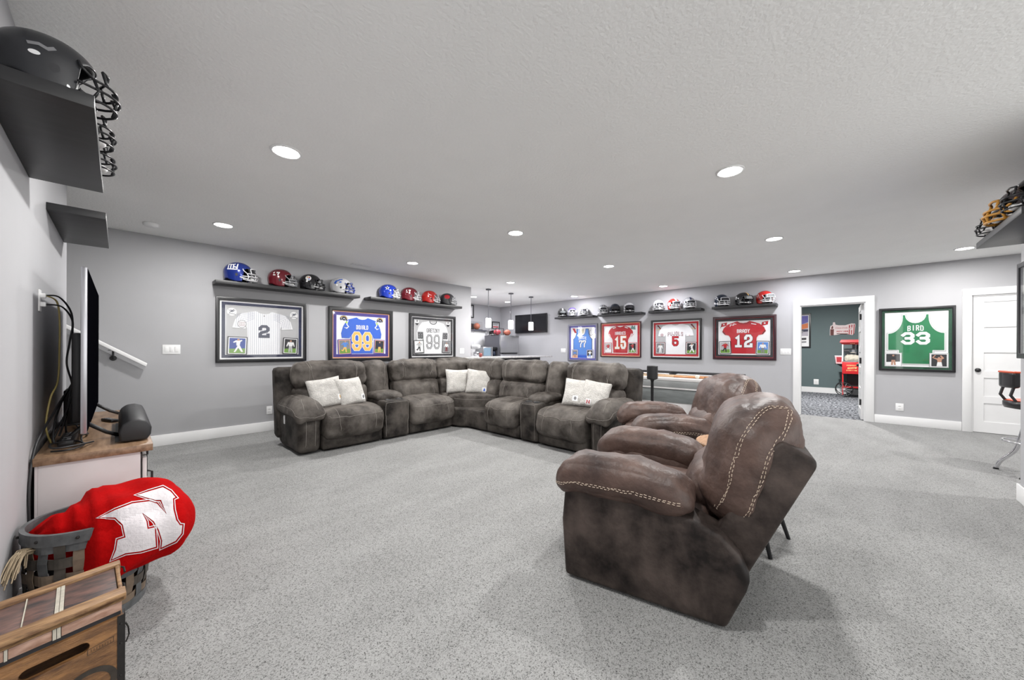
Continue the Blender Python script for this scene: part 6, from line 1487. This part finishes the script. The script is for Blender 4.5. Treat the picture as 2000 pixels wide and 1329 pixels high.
def display_case(label, loc, w, d, h, ball, m, rotz=0):
    t = thing('display_case', label, 'display case', loc, rotz, 'cased balls in the kitchen')
    MB().bb((-w / 2, -d / 2, 0), (w / 2, d / 2, 0.018)).build('base', M_BLKPL, t)
    if ball == 'round':
        MB().sphere((0, 0, 0.018 + 0.1), 0.1, 20, 12).build('basketball', m, t, smooth=True)
    else: football(t, 'football', (0, 0, 0.018 + 0.085), m)
    g = MB()
    for lo, hi in (((-w / 2, -d / 2, 0.018), (w / 2, -d / 2 + 0.004, h)), ((-w / 2, d / 2 - 0.004, 0.018), (w / 2, d / 2, h)), ((-w / 2, -d / 2 + 0.004, 0.018), (-w / 2 + 0.004, d / 2 - 0.004, h)), ((w / 2 - 0.004, -d / 2 + 0.004, 0.018), (w / 2, d / 2 - 0.004, h)), ((-w / 2, -d / 2, h), (w / 2, d / 2, h + 0.004))): g.bb(lo, hi)
    g.build('acrylic_cover', M_CLEAR, t)
    return t
M_BBALL = mat('basketball_orange', (0.52, 0.17, 0.10), 0.55, var=0.15, vscale=30)
display_case('clear case with an orange-brown ball, left on the kitchen shelf', (7.05, 8.32, 1.765), 0.25, 0.25, 0.24, 'round', M_BBALL)
display_case('clear case with an orange-brown ball, right on the kitchen shelf', (7.40, 8.32, 1.765), 0.25, 0.25, 0.24, 'round', M_BBALL)
dc = display_case('black-edged clear case with a bright red football on the refrigerator', (7.58, 7.62, 1.585), 0.32, 0.22, 0.21, 'oval', M_PIG2)
e_ = MB()
for x in (-0.16, 0.16): e_.bb((x - 0.006, -0.112, 0), (x + 0.006, -0.10, 0.215))
e_.bb((-0.16, -0.112, 0.205), (0.16, -0.10, 0.217)); e_.build('frame', M_BLKPL, dc)
fbt = thing('football', 'brown leather football on a small stand on the refrigerator', 'football', (7.86, 7.48, 1.585))
MB().lathe([(0.06, 0), (0.05, 0.02)], n=16).build('stand', M_BLKPL, fbt); football(fbt, 'ball', (0, 0, 0.098), M_PIG)
helmet('chrome and black football helmet standing at the back of the refrigerator', (7.55, 7.86, 1.585), 250, P_SILV, K_B, [], [(M_DARK, 0.02, 1.01)], 0.95, 'helmets in the kitchen')
def picture(label, loc, rotz, w, h, fm, pm, shapes, fw=0.03):
    t = thing('picture', label, 'picture', loc, rotz)
    MB().ring(-w / 2, w / 2, -h / 2, h / 2, -w / 2 + fw, w / 2 - fw, -h / 2 + fw, h / 2 - fw, -0.025, 0).build('frame', fm, t, bevel=0.003)
    p = MB().bb((-w / 2 + fw, -0.010, -h / 2 + fw), (w / 2 - fw, -0.006, h / 2 - fw)).build('print', pm, t)
    for i, (poly, m) in enumerate(shapes): flatp([poly], m, 'printed_shape', p, -0.0115 - 0.0004 * i)
    MB().bb((-w / 2 + fw - 0.003, -0.02, -h / 2 + fw - 0.003), (w / 2 - fw + 0.003, -0.018, h / 2 - fw + 0.003)).build('glass_pane', M_GLASS, t)
    return t
picture('small framed sports print on the kitchen back wall right of the cased balls', (8.40, 8.52, 1.965), 0, 0.34, 0.24, M_BLACK, M_OFFW, [([(-0.12, -0.07), (0.12, -0.07), (0.12, -0.03), (-0.12, -0.03)], M_RED), ([(-0.12, 0.0), (0.10, 0.0), (0.10, 0.03), (-0.12, 0.03)], M_GREYM), ([(-0.12, 0.05), (0.12, 0.05), (0.12, 0.075), (-0.12, 0.075)], M_DARK)])
picture('tall black-framed print half hidden by the wall end above the cased balls', (7.27, 8.52, 2.345), 0, 0.34, 0.40, M_BLACK, M_GREYB, [([(-0.1, -0.12), (0.1, -0.12), (0.1, 0.12), (-0.1, 0.12)], M_OFFW)])
kt = thing('television', 'black television mounted on the far right wall beside the kitchen', 'television', (XB, 7.163, 1.975), R(-90))
MB().bb((-0.627, -0.075, -0.285), (0.627, -0.04, 0.285)).build('panel', M_BLKPL, kt, bevel=0.004); MB().bb((-0.617, -0.0765, -0.272), (0.617, -0.0752, 0.277)).build('screen', mat('wall_screen', (0.006, 0.006, 0.008), 0.16, spec=0.6), kt)
MB().bb((-0.2, -0.04, -0.15), (0.2, 0, 0.15)).build('wall_mount', M_IRON, kt)

# ------------------------------------------------------------ theater room beyond the doorway
picture('tall framed colourful poster on the teal theater wall', (13.4, 1.08, 1.75), R(-90), 0.56, 0.98, M_BLACK, M_OFFW,
        [([(-0.22, -0.15), (0.22, -0.15), (0.22, 0.43), (-0.22, 0.43)], col('poster_pale', (0.45, 0.42, 0.48))), ([(-0.22, 0.05), (0.22, 0.25), (0.22, 0.43), (-0.05, 0.43)], col('poster_violet', (0.13, 0.12, 0.42))), ([(0.0, 0.02), (0.22, 0.08), (0.22, 0.22), (0.08, 0.18)], col('poster_orange', (0.65, 0.18, 0.05))),
         ([(0.02, -0.04), (0.22, -0.02), (0.22, 0.04), (0.06, 0.04)], M_NAVY), ([(-0.2, -0.14), (0.05, -0.14), (0.12, 0.0), (-0.16, 0.06)], M_GREYM), ([(-0.18, -0.28), (0.18, -0.26), (0.18, -0.20), (-0.18, -0.22)], M_DARK), ([(-0.18, -0.36), (0.18, -0.34), (0.18, -0.30), (-0.18, -0.32)], M_GREYM)], 0.04)
sg = thing('movie_sign', 'white and red refreshment sign with a cola bottle and popcorn on the teal wall', 'sign', (13.4, 0.132, 1.775), R(-90))
M_SGW = col('sign_white', (0.70, 0.60, 0.60)); M_SGR = col('sign_red', (0.38, 0.03, 0.04)); M_COLA = col('cola_brown', (0.10, 0.015, 0.012))
outl = [(-0.26, -0.17), (-0.13, -0.16), (0.0, -0.13), (0.14, -0.155), (0.20, -0.17), (0.235, -0.12), (0.255, 0.09), (0.25, 0.135), (0.18, 0.145), (0.05, 0.10), (-0.08, 0.105), (-0.145, 0.125), (-0.155, 0.19), (-0.195, 0.19), (-0.20, 0.12), (-0.25, 0.09), (-0.26, 0.0)]
MB().plate(outl, -0.018, 0).build('board', M_SGW, sg)
def sgf(polys, m, n, y): return flatp(polys, m, n, sg, y)
sgf([[(-0.25, -0.165), (-0.18, -0.165), (-0.175, 0.0), (-0.25, 0.0)], [(-0.235, 0.01), (-0.195, 0.01), (-0.19, 0.06), (-0.21, 0.10), (-0.225, 0.06)]], M_COLA, 'cola_bottle', -0.0195)
sgf([[(-0.12, -0.135), (0.11, -0.145), (0.11, -0.125), (-0.12, -0.115)]], M_COLA, 'under_line', -0.0195)
sgf(lettering('MOVIES', -0.005, -0.085, 0.040, 0.034, 0.006, 0.010), M_SGR, 'movies_lettering', -0.0200)
script = 'Coca-Cola'
tcu = bpy.data.curves.new('script_lettering', 'FONT'); tcu.body = script; tcu.size = 0.058; tcu.shear = 0.35; tcu.align_x = 'CENTER'; tcu.extrude = 0.0006
tmp_ = bpy.data.objects.new('script_tmp', tcu); C.objects.link(tmp_); bpy.context.view_layer.update()
sme = bpy.data.meshes.new_from_object(tmp_.evaluated_get(bpy.context.evaluated_depsgraph_get())); bpy.data.objects.remove(tmp_)
tob = bpy.data.objects.new('script_lettering', sme); C.objects.link(tob); tob.parent = sg; tob.location = (-0.028, -0.0200, 0.012); tob.rotation_euler = (R(90), 0, 0); sme.materials.clear(); sme.materials.append(M_SGR)
stp = []
for k in range(5):
    if k % 2 == 0: stp.append([(0.122 + 0.022 * k, -0.155 + 0.002 * k), (0.142 + 0.021 * k, -0.152 + 0.002 * k), (0.152 + 0.0225 * k, 0.10 + 0.004 * k), (0.128 + 0.0235 * k, 0.10 + 0.004 * k)])
sgf(stp, M_SGR, 'popcorn_stripes', -0.0197)
sgf([disc(0.165, 0.0, 0.032, 14, 0.04)], M_SGW, 'popcorn_badge', -0.0204); sgf(lettering('POP', 0.165, -0.008, 0.018, 0.013, 0.003, 0.004), M_SGR, 'badge_lettering', -0.0209)

pc = thing('popcorn_cart', 'red popcorn cart with glass case and spoked wheels beyond the doorway', 'popcorn cart', (12.75, -0.06, 0))
def PC(lo, hi, name, m, par=None, **k): return MB().bb(lo, hi).build(name, m, par or pc, **k)
M_CRED = mat('cart_red', (0.52, 0.018, 0.022), 0.35); M_CREDD = mat('cart_red_dark', (0.36, 0.012, 0.016), 0.4); M_CYEL = col('cart_yellow', (0.75, 0.52, 0.22))
# local frame: x depth (front at -x), y width: +y left in the photo
rf = MB().add([(-0.27, -0.235, 1.40), (-0.27, 0.235, 1.40), (0.27, 0.235, 1.40), (0.27, -0.235, 1.40), (-0.21, -0.19, 1.345), (-0.21, 0.19, 1.345), (0.21, 0.19, 1.345), (0.21, -0.19, 1.345), (-0.24, -0.21, 1.465), (-0.24, 0.21, 1.465), (0.24, 0.21, 1.465), (0.24, -0.21, 1.465)],
              [(0, 1, 5, 4), (1, 2, 6, 5), (2, 3, 7, 6), (3, 0, 4, 7), (4, 5, 6, 7), (0, 8, 9, 1), (1, 9, 10, 2), (2, 10, 11, 3), (3, 11, 8, 0), (8, 11, 10, 9)]).build('roof', M_CRED, pc)
for k in range(3): MB().box((-0.236, 0.03 - 0.03 * k, 1.372), (0.004, 0.014, 0.012)).build('roof_mark', M_CYEL, rf)
for x in (-0.20, 0.20):
    for y in (-0.18, 0.18): PC((x - 0.011, y - 0.011, 0.92), (x + 0.011, y + 0.011, 1.345), 'corner_post', M_WHITE)
for lo, hi in (((-0.203, -0.169, 0.93), (-0.199, 0.0, 1.345)), ((-0.203, 0.004, 0.93), (-0.199, 0.169, 1.345)), ((-0.189, 0.178, 0.93), (0.189, 0.182, 1.345)), ((-0.189, -0.182, 0.93), (0.189, -0.178, 1.345)), ((0.199, -0.169, 0.93), (0.203, 0.169, 1.345))):
    PC(lo, hi, 'glass_panel', M_CLEAR)
PC((-0.2, -0.18, 0.90), (0.2, 0.18, 0.93), 'tray', M_CHROME)
kb = MB().lathe([(0.06, 1.13), (0.075, 1.15), (0.075, 1.21), (0.06, 1.215)], (0.02, -0.02, 0), 18); kb.tube([(0.02, -0.02, 1.215), (0.02, -0.02, 1.345)], 0.012, 8); kb.tube([(0.02, 0.05, 1.19), (0.02, 0.17, 1.19)], 0.006, 6)
kb.build('kettle', M_CHROME, pc); PC((0.0, -0.14, 1.24), (0.08, 0.0, 1.345), 'motor', M_DARK)
pn = MB().add(*soft_box((0.34, 0.3, 0.13), 0.06, (0, 0, 0.03), 12, 0.02, 30, 2.0, lambda x, y, z: (x, y, z + 0.99))).build('popcorn', mat('popcorn_white', (0.62, 0.58, 0.48), 0.9, var=0.35, vscale=60, bump=0.8, bscale=60), pc, smooth=True); pn['kind'] = 'stuff'
bd = PC((-0.21, -0.19, 0.60), (0.21, 0.19, 0.90), 'body', M_CRED, bevel=0.004)
def cart_text(qs, m, name, dx): 
    q = MB()
    for i, p in enumerate(qs): q.add([(-0.2105 - dx - 0.00002 * (i % 20), -a, b) for a, b in p], [tuple(range(len(p)))])
    return q.build(name, m, bd, fix=False)
cart_text(lettering('PERFECT', -0.01, 0.80, 0.030, 0.022, 0.005, 0.006) + lettering('EVERYTIME', -0.01, 0.675, 0.026, 0.018, 0.004, 0.005), M_CYEL, 'body_lettering', 0.001)
cart_text([[(-0.09, 0.725), (0.075, 0.735), (0.085, 0.775), (-0.08, 0.765)]], M_CYEL, 'banner', 0.001); cart_text(lettering('POPCORN', -0.005, 0.738, 0.024, 0.016, 0.003, 0.005), M_CREDD, 'banner_lettering', 0.0015)
for x in (-0.19, 0.17):
    for y in (-0.19, 0.165): PC((x, y, 0.06 if y > 0 else 0.0, ), (x + 0.022, y + 0.025, 0.60), 'leg', M_CRED)
PC((-0.20, -0.18, 0.245), (0.20, 0.18, 0.27), 'lower_shelf', M_CREDD); PC((0.05, -0.16, 0.27), (0.19, 0.10, 0.58), 'storage_box', M_DARK)
tr = PC((-0.14, 0.19, 0.835), (0.14, 0.33, 0.85), 'side_tray', M_BLKPL); MB().prism([(0.19, 0.76), (0.19, 0.835), (0.30, 0.835)], lambda a, b: (-0.02, a, b), lambda a, b: (0.02, a, b)).build('bracket', M_BLKPL, tr)
for x, n_ in ((-0.225, 'front'), (0.225, 'rear')):
    t_ = MB().tube([(x, 0.15 + 0.165 * math.cos(2 * PI * k / 32), 0.205 + 0.165 * math.sin(2 * PI * k / 32)) for k in range(32)], 0.010, 8, True).build('wheel', M_BLKPL, pc, smooth=True)
    s_ = MB()
    for k in range(10): s_.tube([(x, 0.15, 0.205), (x, 0.15 + 0.16 * math.cos(2 * PI * k / 10), 0.205 + 0.16 * math.sin(2 * PI * k / 10))], 0.003, 5)
    s_.lathe([(0.02, -0.015), (0.02, 0.015)], (x, 0.15, 0.205), 12, None, 'x'); s_.build('spokes', M_GREYB, t_)['kind'] = 'stuff'
MB().tube([(-0.225, 0.15, 0.205), (0.225, 0.15, 0.205)], 0.008, 6).build('axle', M_BLKPL, pc)
pb = thing('popcorn_bucket', 'pink and white striped popcorn bucket on the side tray of the popcorn cart', 'bucket', (12.74, 0.19, 0.85))
a0, a1 = 0.058, 0.082
MB().add([(-a0, -a0, 0), (a0, -a0, 0), (a0, a0, 0), (-a0, a0, 0), (-a1, -a1, 0.2), (a1, -a1, 0.2), (a1, a1, 0.2), (-a1, a1, 0.2)], [(0, 1, 2, 3), (0, 1, 5, 4), (1, 2, 6, 5), (2, 3, 7, 6), (3, 0, 4, 7)]).build('carton', col('carton_pink', (0.70, 0.42, 0.44)), pb)
MB().add([(-a1 - 0.0005, -0.05, 0.17), (-a0 - 0.008, -0.045, 0.04), (-a0 - 0.008, 0.045, 0.04), (-a1 - 0.0005, 0.05, 0.17)], [(0, 1, 2, 3)]).build('print', M_SGR, pb)
MB().ring(-a1 - 0.003, a1 + 0.003, -a1 - 0.003, a1 + 0.003, -a1 + 0.004, a1 - 0.004, -a1 + 0.004, a1 - 0.004, -0.206, -0.196).build('rim', M_WHITE, pb).rotation_euler = (R(-90), 0, 0)

# ------------------------------------------------------------ bar stool
bs = thing('bar_stool', 'chrome bar stool with black and orange padded seat beyond the right wall corner', 'bar stool', (5.99, -1.325, 0), R(195))
M_SEATB = mat('seat_black', (0.012, 0.011, 0.012), 0.3, coat=0.3); M_SEATO = mat('seat_orange', (0.62, 0.09, 0.035), 0.4)
MB().lathe([(0.14, 0.645), (0.19, 0.655), (0.20, 0.68), (0.20, 0.715), (0.185, 0.728), (0.06, 0.735)], n=32).build('seat', M_SEATB, bs, smooth=True)
MB().lathe([(0.19, 0.727), (0.16, 0.7345), (0.11, 0.7365)], n=32).build('seat_piping', M_SEATO, bs, smooth=True)
for k in range(4):
    a = R(45 + 90 * k); c, s_ = math.cos(a), math.sin(a)
    MB().tube(smooth_path([(0.05 * c, 0.05 * s_, 0.64), (0.07 * c, 0.07 * s_, 0.5), (0.10 * c, 0.10 * s_, 0.34), (0.13 * c, 0.13 * s_, 0.22), (0.22 * c, 0.22 * s_, 0.09), (0.25 * c, 0.25 * s_, 0.012)], 5), 0.016, 10).build('leg', M_CHROME, bs, smooth=True)
    MB().lathe([(0.02, 0), (0.02, 0.014)], (0.25 * c, 0.25 * s_, 0), 10).build('foot_cap', M_BLKPL, bs)
MB().tube([(0.20 * math.cos(2 * PI * k / 32), 0.20 * math.sin(2 * PI * k / 32), 0.325) for k in range(32)], 0.010, 8, True).build('foot_ring', M_CHROME, bs, smooth=True)
for k in range(4):
    a = R(45 + 90 * k); MB().tube([(0.10 * math.cos(a), 0.10 * math.sin(a), 0.33), (0.20 * math.cos(a), 0.20 * math.sin(a), 0.325)], 0.007, 6).build('ring_spoke', M_CHROME, bs)
for y in (-0.07, 0.07): MB().tube([(y, -0.14, 0.68), (y, -0.20, 0.78), (y, -0.17, 0.9)], 0.012, 8).build('back_post', M_BLKPL, bs)
vs, fs = soft_box((0.22, 0.05, 0.16), 0.024, (0, 0, 0), 12, fn=lambda x, y, z: (x, y - 0.19 + 1.6 * x * x, z + 0.93))
MB().add(vs, fs).build('backrest', M_SEATB, bs, smooth=True)
vs, fs = soft_box((0.23, 0.056, 0.02), 0.009, (0, 0, 0), 10, fn=lambda x, y, z: (x, y - 0.19 + 1.6 * x * x, z + 1.005))
MB().add(vs, fs).build('back_piping', M_SEATO, bs, smooth=True)
